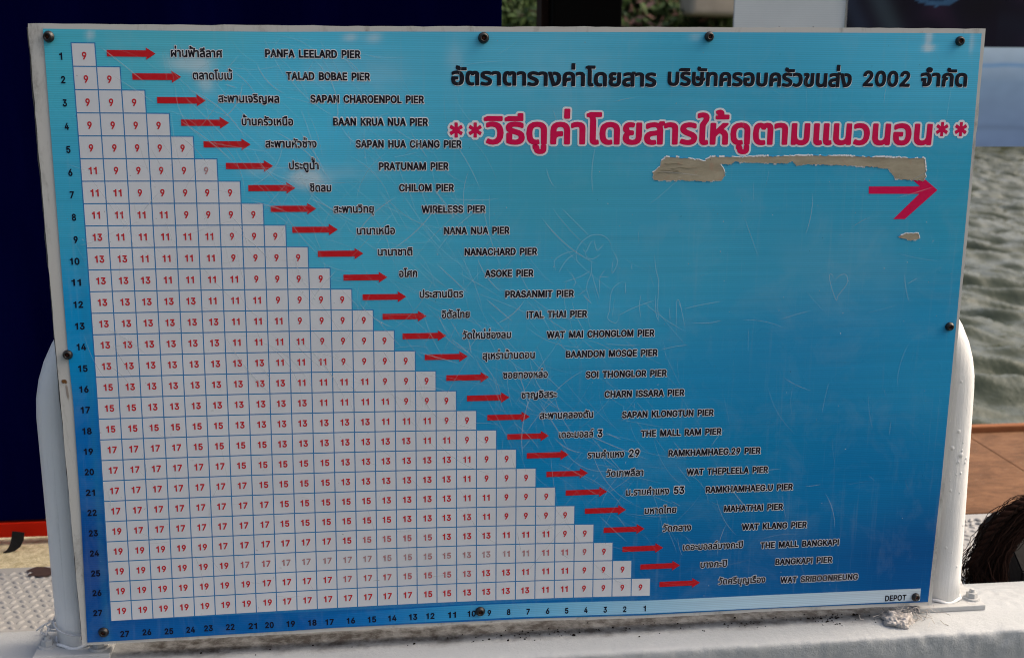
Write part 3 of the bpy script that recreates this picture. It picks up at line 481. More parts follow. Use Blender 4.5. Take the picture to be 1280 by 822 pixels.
ข;379;333,401 261,404 249,401 240,391 234,91 217,73 189,68 165,72 149,85 139,127 139,163 147,199 187,271 195,313 185,361 153,396 105,407 63,404 27,391 15,379 14,361 34,307 51,301 87,307 82,289 40,223 29,163 29,115 39,55 75,5 129,-23 189,-31 249,-23 303,3 333,43 347,109 347,379 344,391;345,437 243,439 201,402 159,434 105,445 63,442 9,424 -18,397 -22,349 -4,295 20,265 4,235 -9,169 1,49 45,-19 105,-55 189,-69 267,-58 332,-23 370,31 385,103 384,385 374,415|195,207 199,115 189,107 180,115 177,157
ค;426;346,369 292,400 214,411 136,401 76,366 44,314 32,242 32,2 40,-19 58,-24 130,-21 141,-4 142,68 148,104 172,125 250,136 263,146 266,212 256,228 220,233 142,224 146,272 160,294 178,306 214,311 244,307 263,296 279,272 284,236 286,-10 304,-24 370,-24 388,-16 394,2 393,248 382,314;370,399 304,436 208,448 118,435 46,389 7,326 -6,248 -6,-4 16,-48 52,-62 124,-62 154,-51 178,-16 183,86 226,97 246,92 246,-10 273,-52 304,-62 376,-62 418,-39 432,-4 431,248 418,326
ง;372;110,-23 158,-24 237,-10 296,29 321,62 341,104 354,152 359,206 347,290 331,326 303,362 248,395 182,406 152,405 116,398 104,380 121,320 128,308 140,303 170,307 206,301 226,284 243,254 248,206 240,146 214,98 194,83 182,80 82,392 62,404 -4,403 -16,398 -23,386 -22,368 95,-4 100,-16;98,-59 158,-62 254,-44 323,2 377,92 397,206 383,302 333,386 260,431 182,444 98,431 68,441 -4,441 -39,428 -60,398 -60,362 61,-22|200,152 164,268 188,266 206,242 210,206
จ;369;94,-23 160,-24 220,-18 268,1 305,32 332,80 346,128 351,188 345,254 333,302 306,350 274,379 220,403 154,411 76,402 16,380 2,362 2,296 16,278 34,277 94,304 148,311 178,308 202,299 219,284 229,266 239,188 229,116 216,92 190,76 185,80 185,218 178,234 160,242 46,241 28,230 25,218 27,158 40,146 70,145 78,140 78,-4 83,-16;82,-59 220,-56 283,-34 335,8 370,73 389,194 367,320 335,374 297,410 226,441 154,449 64,438 -8,410 -34,374 -36,290 -9,248 -11,152 8,122 40,104 42,-16 58,-44
ช;381;339,402 267,404 255,399 245,385 242,349 234,331 195,320 185,361 159,391 147,398 105,407 63,404 27,391 15,379 14,361 34,307 51,301 87,307 82,289 40,223 29,163 29,115 39,55 75,5 129,-23 189,-31 249,-23 303,3 333,43 346,103 347,205 343,241 326,277 345,313 355,379 351,392|183,259 195,240 229,229 237,199 234,91 225,77 195,68 165,72 149,85 139,127 139,163 147,199;351,438 249,438 225,424 207,395 159,434 105,445 63,442 9,424 -15,403 -24,355 -4,295 20,265 4,235 -9,169 0,55 13,25 57,-29 123,-61 189,-69 261,-60 327,-27 367,25 385,109 385,211 369,277 381,301 393,379 382,415|195,199 199,115 189,107 180,115 177,157
ซ;385;345,401 261,401 249,385 246,349 238,331 231,326 213,324 208,331 208,385 201,397 190,403 141,402 130,391 117,367 111,367 101,397 87,403 27,403 10,391 7,367 10,337 24,307 51,285 76,277 51,240 36,205 33,121 44,55 81,3 129,-23 189,-31 255,-23 309,5 337,43 351,103 352,199 342,259 329,283 348,313 359,379 356,391|189,257 201,239 231,232 242,199 238,91 231,79 219,73 189,68 165,73 152,85 143,127 146,193;357,437 267,441 231,426 189,441 117,432 93,441 27,441 -1,433 -21,414 -31,385 -26,325 -6,283 18,259 0,217 -5,169 4,55 57,-27 123,-60 189,-69 261,-60 333,-24 371,25 390,103 389,205 376,283 397,379 386,415|189,107 181,163 195,200 204,193 204,115
ญ;630;546,-100 575,-59 588,-17 592,31 593,379 585,397 570,404 504,403 487,391 484,169 474,121 450,88 414,78 390,82 372,103 369,259 361,307 342,347 312,377 271,397 192,410 150,406 114,396 72,374 47,349 30,319 22,277 25,241 66,217 42,181 34,133 34,61 46,13 54,2 87,-23 132,-31 168,-27 192,-20 204,-10 207,7 194,61 180,71 150,68 145,73 144,127 148,157 156,169 192,180 201,187 211,241 198,257 137,289 150,301 168,308 192,311 222,306 250,283 259,247 259,127 263,79 276,43 297,13 330,-9 396,-23 438,-20 468,-10 476,-11 450,-36 414,-43 360,-36 306,-14 290,-17 279,-35 279,-101 284,-113 348,-138 414,-145 468,-139 504,-127;570,-129 609,-77 630,25 631,379 615,421 582,440 504,441 476,433 457,415 446,385 445,169 438,133 414,117 407,133 399,313 374,367 342,401 288,432 204,448 144,444 90,428 48,404 17,373 -12,313 -15,241 8,199 -4,139 -4,61 24,-22 72,-58 132,-69 210,-54 240,-23 241,-101 251,-131 276,-153 342,-176 414,-183 474,-177 528,-158|222,88 185,109 185,139 221,145
ด;427;266,406 212,411 134,400 69,361 47,331 32,295 18,187 32,79 51,37 80,3 128,-23 182,-31 218,-29 248,-20 262,-5 255,55 248,67 236,73 200,68 170,72 146,92 134,121 127,187 130,235 141,271 164,299 212,311 254,304 269,295 281,277 285,247 288,-11 296,-20 308,-24 374,-24 388,-17 394,-5 395,253 389,301 374,337 350,367 314,392;278,443 206,448 116,434 44,390 14,349 -6,301 -20,187 -4,67 20,15 53,-23 116,-59 188,-69 272,-51 302,-62 380,-62 411,-47 430,-17 433,253 425,313 408,355 374,397 328,427|182,109 172,127 165,187 175,253 188,267 236,270 248,241 248,115
ต;441;340,403 286,410 238,401 220,388 202,402 160,410 118,405 77,385 51,355 34,313 20,193 33,85 54,37 88,-1 130,-23 190,-31 226,-29 256,-20 265,-11 269,1 263,49 254,67 238,73 202,68 172,72 154,83 144,97 136,121 129,199 133,259 140,289 152,307 160,310 168,307 190,273 238,270 258,277 269,301 280,310 292,307 298,289 301,-11 310,-21 322,-24 388,-24 406,-11 409,289 402,337 377,379;352,439 292,449 220,436 160,448 112,443 58,418 18,373 -4,319 -18,205 -6,85 20,19 70,-34 124,-61 190,-69 280,-49 316,-62 394,-62 436,-35 447,1 440,343 406,404|184,109 173,133 169,235 256,234 258,109
ท;422;345,374 312,395 276,406 234,411 186,405 150,391 126,374 121,392 108,402 54,403 37,392 34,380 34,2 42,-19 54,-24 120,-24 132,-21 142,-10 144,218 154,266 180,299 198,307 222,310 252,305 265,296 276,278 280,248 282,-10 300,-24 366,-24 384,-16 390,2 390,254 386,296 372,338;336,426 234,449 138,429 108,441 48,441 6,414 -4,380 -4,-4 6,-34 24,-52 54,-62 126,-62 150,-54 172,-34 182,-4 183,218 192,254 222,272 239,266 241,248 242,-4 252,-34 276,-56 306,-62 378,-61 418,-34 428,2 422,308 384,387
ธ;377;328,386 274,402 184,410 100,399 64,382 40,360 24,325 20,289 37,235 77,205 70,200 46,198 32,181 32,19 40,-1 112,-23 190,-31 238,-28 292,-12 323,7 346,34 363,73 367,109 352,182 310,226 262,250 160,281 136,292 133,301 148,309 178,311 232,308 280,298 316,285 328,287 338,295 343,313 342,367|142,178 208,157 244,141 253,133 258,109 250,85 220,70 190,67 140,73 138,169;340,422 280,440 178,448 82,433 40,412 7,379 -12,337 -18,289 5,211 -6,181 -5,7 22,-34 106,-61 244,-65 310,-46 346,-23 378,13 399,61 405,121 389,193 345,247 377,289 381,367 370,398|176,121 184,125 216,109 178,106
น;425;376,400 298,403 281,391 278,163 272,121 256,91 232,75 202,69 172,73 156,85 145,103 142,133 139,391 130,400 112,404 52,403 35,391 32,127 35,85 52,37 76,6 112,-17 142,-26 184,-31 238,-25 286,-2 295,-17 310,-24 364,-24 382,-16 388,1 388,379 385,391;394,434 292,441 250,414 240,385 236,133 220,112 196,108 184,112 180,133 179,385 168,415 142,437 112,442 40,440 5,415 -6,379 -2,79 16,23 52,-24 94,-51 184,-69 274,-52 304,-62 370,-62 412,-39 425,-5 426,379 418,409
บ;419;370,402 298,403 280,391 277,139 271,103 260,85 244,74 208,68 172,75 157,85 146,103 142,139 139,391 130,400 112,404 52,403 35,391 32,133 42,67 76,12 130,-21 208,-31 286,-22 346,17 376,67 386,133 387,379 382,394;388,436 292,441 268,432 246,409 239,379 238,139 232,112 208,106 190,109 182,121 179,385 168,415 142,437 112,442 40,440 5,415 -6,379 -6,127 9,49 58,-21 118,-57 214,-69 304,-55 377,-5 412,55 425,133 424,385 414,415
ป;419;370,539 298,540 285,535 278,523 277,139 271,103 260,85 244,74 208,68 178,72 157,85 146,103 142,139 139,391 130,400 112,404 52,403 35,391 32,139 41,73 75,13 130,-21 208,-31 286,-22 343,13 376,67 387,139 387,517 382,531;382,575 286,577 256,560 241,535 239,145 227,109 183,115 179,385 166,418 130,440 52,441 22,432 -2,403 -6,133 4,61 46,-11 112,-54 208,-69 298,-58 370,-14 410,49 425,133 425,517 413,553
ผ;449;403,398 392,403 326,404 307,392 304,380 302,195 260,264 242,272 200,271 189,266 146,196 144,200 144,302 152,311 182,309 196,320 207,380 197,398 146,410 98,404 52,374 36,314 36,2 44,-19 62,-24 116,-24 128,-20 224,137 320,-20 332,-24 386,-24 406,-16 412,2 412,380;426,428 386,442 320,441 290,429 267,392 260,307 234,314 243,392 230,419 206,436 146,448 92,442 23,398 -2,314 -2,-4 20,-48 56,-62 122,-62 146,-53 224,63 282,-34 308,-57 398,-62 435,-40 450,-4 450,380
พ;482;469,398 456,403 390,404 378,401 369,392 336,222 286,392 270,403 204,401 192,386 144,218 112,392 102,401 90,404 24,403 12,398 5,386 4,374 73,-4 78,-16 90,-23 102,-24 162,-24 175,-16 240,191 306,-15 324,-24 384,-24 402,-17 408,-4 477,374 477,386;492,428 462,441 378,440 348,425 330,396 304,428 270,441 192,437 156,400 130,428 102,441 18,441 -18,422 -32,398 -33,368 36,-13 55,-46 90,-62 186,-55 212,-28 240,61 269,-28 294,-54 390,-62 432,-40 446,-10 515,374 511,404
ฟ;473;472,536 456,541 396,541 383,536 374,524 336,234 330,233 286,386 276,399 264,404 210,403 192,392 144,228 138,228 112,392 102,401 90,404 24,403 7,392 4,374 70,-4 78,-19 90,-24 156,-24 173,-16 234,178 240,182 302,-16 324,-24 384,-24 400,-16 405,-4 481,512 480,524;492,568 462,578 396,579 354,562 336,530 318,407 294,433 264,442 192,438 150,400 130,428 96,441 12,440 -23,416 -34,374 32,-10 59,-52 96,-62 186,-54 210,-28 240,52 265,-28 294,-56 390,-62 432,-36 443,-10 519,512 514,542
ม;426;376,403 304,403 287,391 284,133 280,103 271,85 256,75 226,69 184,79 169,91 158,109 147,163 144,391 124,404 58,403 45,397 38,379 38,1 46,-19 58,-24 118,-24 130,-16 136,-1 190,-26 244,-31 280,-27 316,-16 356,13 373,37 387,73 394,127 394,379 388,395;394,437 298,441 274,432 253,409 246,379 246,133 243,115 226,107 196,119 185,163 184,385 174,415 148,436 118,442 46,440 11,415 0,379 0,1 4,-23 22,-48 58,-62 118,-62 148,-51 184,-64 244,-69 334,-50 385,-11 424,63 432,127 431,385 420,415
ย;412;367,401 289,403 273,392 270,380 270,128 264,98 247,77 205,69 157,77 142,92 137,122 141,140 151,149 163,154 211,158 223,165 230,182 228,236 211,250 163,254 145,262 135,290 139,301 151,308 187,308 211,303 227,308 235,320 246,368 243,386 229,397 199,405 157,408 121,405 79,390 39,350 23,284 35,236 61,206 36,170 25,110 29,74 42,38 67,8 109,-16 151,-27 199,-30 277,-22 337,10 369,62 380,128 380,380 376,392;385,434 289,441 253,428 199,443 115,442 61,423 7,371 -15,296 9,200 -13,104 9,20 49,-26 133,-63 205,-68 289,-58 369,-10 405,50 418,128 417,386 406,416|176,116 230,122 223,110 205,107
ร;338;252,403 180,411 90,397 54,378 26,349 12,319 9,283 14,247 29,217 84,173 204,124 221,109 225,97 219,85 210,78 162,68 120,72 48,93 36,92 24,79 4,25 7,7 18,-2 84,-23 162,-31 216,-27 264,-11 294,9 317,37 335,103 330,139 313,175 264,215 144,265 126,277 119,289 126,301 144,309 180,311 222,308 288,289 306,295 314,313 312,373 300,386;258,441 180,449 78,433 30,408 -7,367 -24,331 -29,289 -24,241 -6,202 60,143 141,109 48,132 0,112 -34,19 -26,-11 -2,-35 78,-61 162,-69 222,-65 276,-48 312,-25 351,19 372,97 366,151 342,199 285,247 324,261 344,283 350,379 324,416
ล;396;264,402 198,410 114,401 54,381 41,367 40,295 54,279 72,278 132,304 192,311 222,308 236,301 251,277 252,254 126,238 66,213 22,163 10,103 21,43 52,1 96,-22 156,-31 192,-29 228,-20 240,-12 244,7 235,55 228,66 216,72 174,67 144,71 124,85 120,103 125,121 138,134 168,144 252,154 258,-12 276,-24 336,-24 348,-23 361,-11 364,259 354,319 319,373;276,438 198,449 102,438 30,411 5,379 4,283 40,241 -16,169 -28,103 -19,43 22,-23 84,-59 156,-69 246,-54 276,-62 348,-62 378,-49 397,-23 402,259 390,331 348,398
ว;341;130,-31 214,-16 274,30 310,103 322,193 316,253 301,301 273,349 238,380 190,401 124,410 70,406 12,385 5,367 6,307 16,295 28,292 76,307 112,311 160,301 184,284 204,241 209,193 203,133 186,97 154,74 124,68 88,74 52,90 34,88 22,73 2,19 5,7 16,-3 76,-25;190,441 124,448 58,443 -3,421 -31,385 -32,303 -8,266 34,254 112,273 145,265 166,235 171,187 154,120 124,107 58,127 22,124 -8,98 -34,37 -35,7 -20,-23 64,-61 136,-69 232,-50 304,7 346,91 360,193 353,259 335,319 304,371 263,409
ศ;435;415,422 400,429 333,428 321,422 311,398 304,391 286,400 214,411 136,401 76,366 44,314 32,242 32,2 40,-19 58,-24 130,-21 141,-4 142,68 148,104 172,125 250,136 263,146 266,212 256,228 220,233 142,222 146,272 156,290 178,305 214,311 244,307 263,296 279,272 284,236 286,-10 304,-24 370,-24 388,-16 394,2 394,242 379,320 411,362 423,404;436,454 406,466 334,466 306,458 286,439 214,449 130,438 46,389 7,326 -6,248 -6,-4 16,-48 52,-62 124,-62 154,-51 178,-16 183,86 226,97 246,92 246,-10 273,-52 304,-62 376,-62 417,-40 432,2 432,242 421,308 445,344 461,404 454,432
ษ;444;382,401 310,404 298,400 290,391 286,228 261,229 262,256 256,265 245,271 190,281 177,277 167,265 159,247 156,217 164,181 171,169 202,142 280,133 285,127 280,103 268,84 250,73 214,68 178,73 160,84 146,109 142,145 139,391 130,400 112,404 52,403 35,391 32,145 36,91 51,49 71,19 106,-9 160,-27 214,-31 268,-27 322,-9 352,14 376,47 391,91 394,127 400,133 430,137 441,157 441,205 437,217 424,226 400,228 396,235 396,379 393,391;400,435 304,441 271,427 250,391 244,310 182,319 177,397 142,437 46,441 4,414 -6,379 -1,85 16,33 40,-3 88,-42 154,-65 280,-64 342,-41 381,-11 407,25 430,93 456,109 474,133 479,205 466,241 434,265 433,391 423,415
ส;396;378,427 300,427 288,415 282,396 198,410 114,401 54,381 45,373 40,361 40,301 43,289 54,279 72,278 132,304 192,311 222,308 243,295 250,283 254,259 249,253 120,236 60,209 26,169 20,157 10,97 21,43 52,1 98,-23 156,-31 198,-29 234,-17 243,-5 244,7 235,55 228,66 216,72 174,67 144,71 124,85 120,103 125,121 138,134 168,144 252,154 258,-12 270,-23 282,-24 342,-24 360,-13 364,1 364,259 351,325 383,361 393,409;396,461 306,466 258,441 192,448 108,439 38,415 15,397 2,367 3,289 13,265 40,241 -12,180 -28,97 -16,31 28,-29 86,-59 156,-69 246,-54 276,-62 348,-62 390,-37 402,1 402,259 393,313 417,343 432,403 421,439
ห;407;370,399 358,403 274,402 148,274 147,380 142,394 124,404 64,404 52,402 41,392 38,380 38,2 46,-19 58,-24 124,-24 141,-16 146,-4 148,134 208,194 232,191 250,182 268,158 274,128 274,-4 279,-16 298,-24 364,-24 377,-16 383,2 383,134 377,182 364,217 341,248 310,271 291,278 376,365 379,386;394,428 364,441 268,440 244,427 190,372 172,417 136,440 52,441 11,416 0,380 0,-4 22,-48 52,-62 124,-62 166,-45 184,-10 185,116 220,153 232,146 236,128 236,-10 256,-46 286,-61 364,-62 406,-40 421,-4 416,182 397,236 356,290 416,362 415,398
อ;398;194,-31 248,-25 296,-6 338,31 361,79 373,127 378,187 373,247 361,295 332,349 296,381 248,402 182,411 128,406 86,397 38,378 30,361 31,295 39,283 56,278 104,299 134,307 176,311 212,306 242,289 256,265 266,187 264,139 248,91 230,76 188,67 152,75 135,97 129,139 134,145 194,145 212,158 214,223 207,235 195,241 44,242 32,238 21,223 18,157 29,73 62,14 116,-20;248,442 182,449 74,433 20,412 -5,379 -8,295 4,265 -16,229 -20,157 -9,67 34,-11 110,-58 194,-69 260,-61 312,-41 368,7 398,67 416,187 395,313 362,373 326,405
ะ;234;227,106 209,116 113,117 113,142 101,157 35,167 16,154 6,130 3,106 13,64 45,34 107,20 209,20 221,24 230,40 231,94|228,298 209,310 113,311 113,334 101,351 35,361 23,357 15,346 7,328 3,298 14,256 47,226 107,215 209,215 221,219 231,238;233,-13 267,28 263,118 233,149 149,155 140,172 221,178 252,196 268,232 261,316 227,345 149,350 113,387 29,399 -11,376 -32,328 -35,292 -22,244 16,202 -13,179 -30,142 -35,100 -20,46 21,4 47,-8 107,-18
ั;0;51,496 42,507 30,512 -144,512 -144,538 -152,550 -216,563 -228,562 -240,550 -249,526 -254,496 -241,454 -212,430 -150,416 36,417 47,424 52,436;85,514 48,546 -105,550 -144,588 -222,601 -251,592 -270,574 -292,496 -274,436 -216,390 -156,378 30,378 66,390 87,418
า;281;235,-22 248,-4 249,278 245,320 233,350 209,380 177,399 105,411 39,403 -3,388 -15,376 -16,302 -5,290 9,287 57,306 93,311 117,309 130,302 137,290 140,266 142,-10 159,-24;249,-57 277,-34 287,-4 286,284 267,368 233,410 189,435 111,448 33,440 -27,418 -49,392 -49,284 -27,259 3,249 100,272 108,-28 129,-52 153,-61
ำ;281;236,-22 247,-10 249,2 249,278 245,320 233,350 209,380 176,400 110,410 38,402 -4,387 -16,374 -16,302 -6,290 8,287 56,305 92,311 116,309 129,302 137,290 140,266 142,-10 158,-24|-40,551 -76,568 -112,573 -148,568 -184,549 -202,524 -210,488 -204,452 -184,423 -148,404 -112,400 -76,404 -40,421 -18,452 -11,488 -19,524;260,-51 280,-28 287,2 286,284 282,326 263,374 233,410 188,436 110,448 20,438 27,488 19,530 -28,588 -106,610 -172,599 -209,578 -241,530 -248,482 -232,424 -206,392 -160,368 -112,362 -58,370 -52,290 -19,254 14,249 99,272 108,-28 128,-51 152,-61 230,-62
ิ;0;-39,496 -47,508 -60,513 -312,513 -373,484 -380,472 -380,436 -372,421 -360,416 -60,416 -44,424 -39,436;-3,508 -24,538 -54,551 -318,550 -403,508 -417,478 -418,430 -398,394 -366,378 -48,379 -20,394 -4,418
ี;0;-40,556 -48,565 -60,570 -126,569 -137,562 -143,550 -144,514 -312,513 -373,484 -380,466 -378,430 -367,418 -354,416 -54,417 -44,424 -39,436;-6,574 -42,604 -126,607 -162,591 -186,552 -330,547 -388,520 -408,501 -418,472 -414,418 -391,388 -360,378 -42,381 -15,400 -1,430
ื;0;-41,556 -48,565 -60,569 -120,568 -137,550 -138,514 -139,550 -150,566 -162,570 -222,568 -232,562 -238,550 -240,514 -312,513 -372,485 -380,472 -378,430 -367,418 -354,416 -54,417 -44,424 -39,436;-7,574 -29,598 -54,607 -235,604 -261,586 -276,555 -330,547 -402,509 -417,478 -414,418 -391,388 -360,378 -42,381 -15,400 -1,430
ุ;0;-54,-204 -44,-197 -39,-185 -39,-83 -60,-37 -108,-21 -156,-28 -170,-35 -176,-53 -170,-101 -161,-113 -142,-119 -141,-185 -132,-200 -120,-205;-48,-242 -18,-225 -2,-197 -1,-77 -32,-11 -102,17 -168,9 -199,-11 -214,-47 -208,-107 -179,-149 -177,-197 -156,-230 -126,-243
ู;0;-50,-26 -111,-22 -129,-26 -140,-44 -141,-107 -153,-116 -164,-110 -167,-80 -184,-38 -231,-21 -274,-26 -286,-32 -293,-44 -288,-98 -279,-110 -268,-116 -258,-158 -231,-187 -195,-203 -159,-208 -105,-202 -69,-184 -45,-152 -38,-116 -38,-44;-27,5 -57,15 -123,15 -165,-5 -237,18 -303,3 -324,-20 -331,-56 -324,-110 -287,-182 -255,-217 -201,-241 -105,-241 -51,-218 -14,-176 -1,-122 -2,-32
เ;204;171,-29 205,-17 216,1 207,55 201,65 183,73 159,68 152,79 151,385 135,402 63,403 50,397 43,379 43,67 53,19 63,2 99,-24 141,-31;177,-66 231,-45 254,1 238,79 190,115 189,391 177,417 153,436 63,441 27,427 6,391 7,49 24,-11 71,-53 135,-69
แ;394;171,-29 205,-17 216,1 207,55 201,65 183,73 159,68 152,79 151,385 135,402 63,403 50,397 43,379 43,67 53,19 63,2 99,-24 141,-31|363,-28 394,-17 405,1 393,61 375,72 351,68 345,70 342,79 341,385 334,397 321,403 255,404 239,397 232,379 232,67 242,19 249,4 285,-23 327,-31;345,435 237,439 210,421 189,388 171,424 135,441 51,440 12,409 5,379 6,55 24,-11 75,-55 135,-69 171,-67 243,-40 279,-61 339,-69 405,-54 434,-29 442,7 430,73 411,97 380,115 379,385 369,415
โ;213;248,596 56,597 -7,571 -18,553 -15,511 -4,502 26,496 38,489 48,469 52,445 52,61 67,7 110,-25 152,-31 182,-29 212,-19 224,-5 212,63 194,73 170,68 162,79 162,433 150,493 152,500 242,500 260,507 267,523 266,577 260,589;254,634 44,633 -28,603 -55,565 -48,493 -28,472 12,457 14,61 26,7 44,-24 104,-62 152,-69 218,-57 246,-41 262,-11 248,76 200,115 196,457 272,469 293,487 304,517 300,595 284,619
ใ;200;159,-30 195,-19 204,-11 209,1 195,64 177,73 153,68 145,79 145,337 148,355 203,439 214,499 206,541 177,577 135,596 87,602 39,596 9,586 -6,577 -11,565 -11,505 -3,491 15,486 51,499 81,503 99,498 105,487 101,469 53,403 39,373 36,337 36,61 51,7 81,-18 93,-25 129,-31;165,-67 222,-47 246,-5 231,79 183,115 183,331 237,421 252,499 239,559 201,606 147,632 87,640 27,633 -15,617 -39,596 -49,571 -49,505 -39,475 -3,450 41,451 1,373 -2,61 17,-11 57,-48 87,-62
ไ;211;209,-20 221,-12 226,1 213,61 197,72 167,69 162,79 162,445 166,475 173,488 185,496 209,501 222,511 226,523 223,583 215,592 203,597 -1,595 -11,589 -17,577 -33,529 -30,511 -13,500 64,499 57,481 52,433 52,67 64,13 73,1 113,-25 155,-31;221,-56 251,-35 263,7 247,79 200,115 200,445 203,459 239,474 259,499 261,589 243,619 209,634 -7,633 -48,601 -71,523 -48,475 16,457 14,67 28,1 47,-27 101,-62 155,-69
่;0;-133,418 -61,416 -49,420 -40,430 -38,586 -43,601 -55,609 -127,610 -145,597 -147,436;-145,381 -49,379 -20,394 -4,418 -1,598 -13,624 -37,643 -139,647 -163,634 -181,610 -185,430 -171,400
้;0;-18,496 -25,507 -37,512 -115,513 -122,562 -139,585 -169,602 -199,607 -229,602 -271,582 -279,568 -262,514 -245,502 -271,489 -279,472 -277,430 -259,416 -31,418 -17,436;16,514 -19,547 -79,552 -105,604 -145,634 -193,644 -241,638 -289,616 -313,586 -317,556 -303,514 -317,478 -315,424 -297,394 -265,378 -25,380 5,397 20,424
์;0;-1,536 -17,544 -113,545 -173,531 -202,500 -210,470 -207,434 -194,404 -173,396 -113,407 -99,422 -101,447 -17,449 -5,453 4,470 4,524;28,560 -17,583 -119,582 -191,564 -233,524 -248,476 -244,428 -227,385 -203,364 -167,358 -95,373 -59,411 -11,411 16,422 37,446 43,470 42,530
"""

G = {}
for _l in GLYPHS.strip("\n").split("\n"):
    ch, adv, a, b = _l.split(";")
    G[ch] = (int(adv), a, b)
G[" "] = (330, "", "")
_cache = {}
def glyph_mesh(ch, level):
    """filled, triangulated outline of one character -> (verts Nx2 in em, triangles)"""
    k = (ch, level)
    if k not in _cache:
        c = bpy.data.curves.new("outline", 'CURVE'); c.dimensions = '2D'; c.fill_mode = 'BOTH'
        for s in G[ch][1+level].split("|"):
            pts = [p.split(",") for p in s.split()]
            sp = c.splines.new('POLY'); sp.points.add(len(pts)-1)
            for q, (x, y) in zip(sp.points, pts): q.co = (int(x)/1000, int(y)/1000, 0, 1)
            sp.use_cyclic_u = True
        o = bpy.data.objects.new("outline", c); me = bpy.data.meshes.new_from_object(o)
        me.calc_loop_triangles()
        V = np.array([v.co[:2] for v in me.vertices]); F = np.array([t.vertices[:] for t in me.loop_triangles])
        bpy.data.objects.remove(o); bpy.data.curves.remove(c); bpy.data.meshes.remove(me)
        _cache[k] = (V, F)
    return _cache[k]

UP_V, TONE, TALL = set("ิีืัํ"), set("่้์"), set("ปฟฝ")
def shape(text):
    """positions of the characters: list of (char, x, y), total width (em)"""
    x = 0; out = []; prev = ""; base = ""; 
    for i, ch in enumerate(text):
        adv = G[ch][0]/1000; dx = dy = 0.0
        if ch in TONE:
            nxt = text[i+1] if i+1 < len(text) else ""
            if prev in UP_V: dy = 0.125
            elif nxt == "ำ": dy = 0.15; dx = 0.02
            else: dy = 0.05
            if base in TALL: dx -= 0.09
        elif ch in UP_V and base in TALL: dx -= 0.085
        if ch != " ": out.append((ch, x+dx, dy))
        if adv > 0: base = ch
        x += adv + (0.016 if ord(ch) < 200 and ch != ' ' else 0.0); prev = ch
    return out, x

BX, BZ = 510.0, -710.0            # the foot of the board, middle of its lower edge
def P3(x, z, y=0.0):
    """board millimetres -> local metres under the sign's root"""
    return ((x*0.99017-BX)/1000, y, (z*1.00983-BZ)/1000)

board_axis_tilt = 0.003
sign = empty("fare_sign", (BX/1000, 0.0, 0.73692 + BZ/1000 - 0.003*BX/1000), (0, board_axis_tilt, 0))
tag(sign, "blue fare table board with numbered white cells, red arrows and Thai pier names", "sign")

def lettering(name, strings, ink, cap, halo=True, y=-0.00034, parent=sign, em_cap=None, dy=0.0, halo_shift=(0, 0), thin_halo=False, bold=0.0):
    """strings: (text, x0, x1, base z) in mm; each fitted between x0 and x1 with letter height cap"""
    V = []; F = []; M = []
    n = 0
    for text, x0, x1, z in strings:
        lay, w = shape(text)
        g0 = glyph_mesh(lay[0][0], 0)[0]; lo = lay[0][1] + g0[:, 0].min()
        hi = max(a[1] + glyph_mesh(a[0], 0)[0][:, 0].max() for a in lay)
        sx = (x1-x0)/(hi-lo); thai = any(ord(c) > 200 for c in text)
        hcap = em_cap or (0.387+0.048 if thai else 0.509+0.060)
        drop = 0.024 if thai else 0.030
        sz = cap/hcap
        passes = [(1, 0.0)] if halo else []
        passes += [(0, 0.0)] + ([(0, -bold), (0, bold)] if bold else [])
        for pno, (level, bx_) in enumerate(passes):
            for k, (ch, px, py) in enumerate(lay):
                v, f = glyph_mesh(ch, level if not thin_halo else 0)
                gx = x0 + bx_ + (px + v[:, 0] - lo)*sx + (halo_shift[0] if level else 0)
                gz = z + (py + v[:, 1] + drop)*sz + (halo_shift[1] if level else 0)
                yy = y - 0.00002*pno if level == 0 else y + 0.00010 + 0.00003*(k % 4)
                for a, b in zip(gx, gz): V.append(P3(a, b, yy))
                for t in f: F.append((t[0]+n, t[1]+n, t[2]+n)); M.append(level)
                n += len(v)
    return pydata(name, V, F, [ink, WHITE_INK], parent, idx=M)

def warp(u, v):
    """corner (u, v) of the fare table on the slightly stretched sheet, in mm"""
    a, b = u/27, v/27
    t = (1, a, b, a*a, a*b, b*b, a**3, a*a*b, a*b*b, b**3)
    return (u*25 + sum(p*q for p, q in zip(STRETCH_X, t)), -v*25 + sum(p*q for p, q in zip(STRETCH_Z, t)))

def outline_panel(name, pts, y0, y1, mat, parent, rough=0.0, step=None, seed=1):
    """flat panel with a traced outline and real thickness, its edge a little uneven"""
    rr = random.Random(seed); P = []
    for i, a in enumerate(pts):
        b = pts[(i+1) % len(pts)]; P.append(a)
        if step:
            n = int(math.hypot(b[0]-a[0], b[1]-a[1])/step)
            for k in range(1, n): P.append((a[0]+(b[0]-a[0])*k/n+rr.gauss(0, rough), a[1]+(b[1]-a[1])*k/n+rr.gauss(0, rough)))
    bm = bmesh.new(); f = [bm.verts.new(P3(x, z, y0)) for x, z in P]
    face = bm.faces.new(f); bmesh.ops.recalc_face_normals(bm, faces=[face])
    r = bmesh.ops.extrude_face_region(bm, geom=[face])
    bmesh.ops.translate(bm, vec=(0, y1-y0, 0), verts=[g for g in r['geom'] if isinstance(g, bmesh.types.BMVert)])
    bmesh.ops.recalc_face_normals(bm, faces=bm.faces[:])
    bmesh.ops.triangulate(bm, faces=[f for f in bm.faces if len(f.verts) > 4])
    return bm_obj(name, bm, mat, parent)

outline_panel("backing_board", BACK_OUT, 0.0010, 0.0110, BACKING, sign, 0.25, 12, 3)
outline_panel("rear_tray", REAR_OUT, 0.0125, 0.0280, TRAY, sign, 0.4, 14, 5)

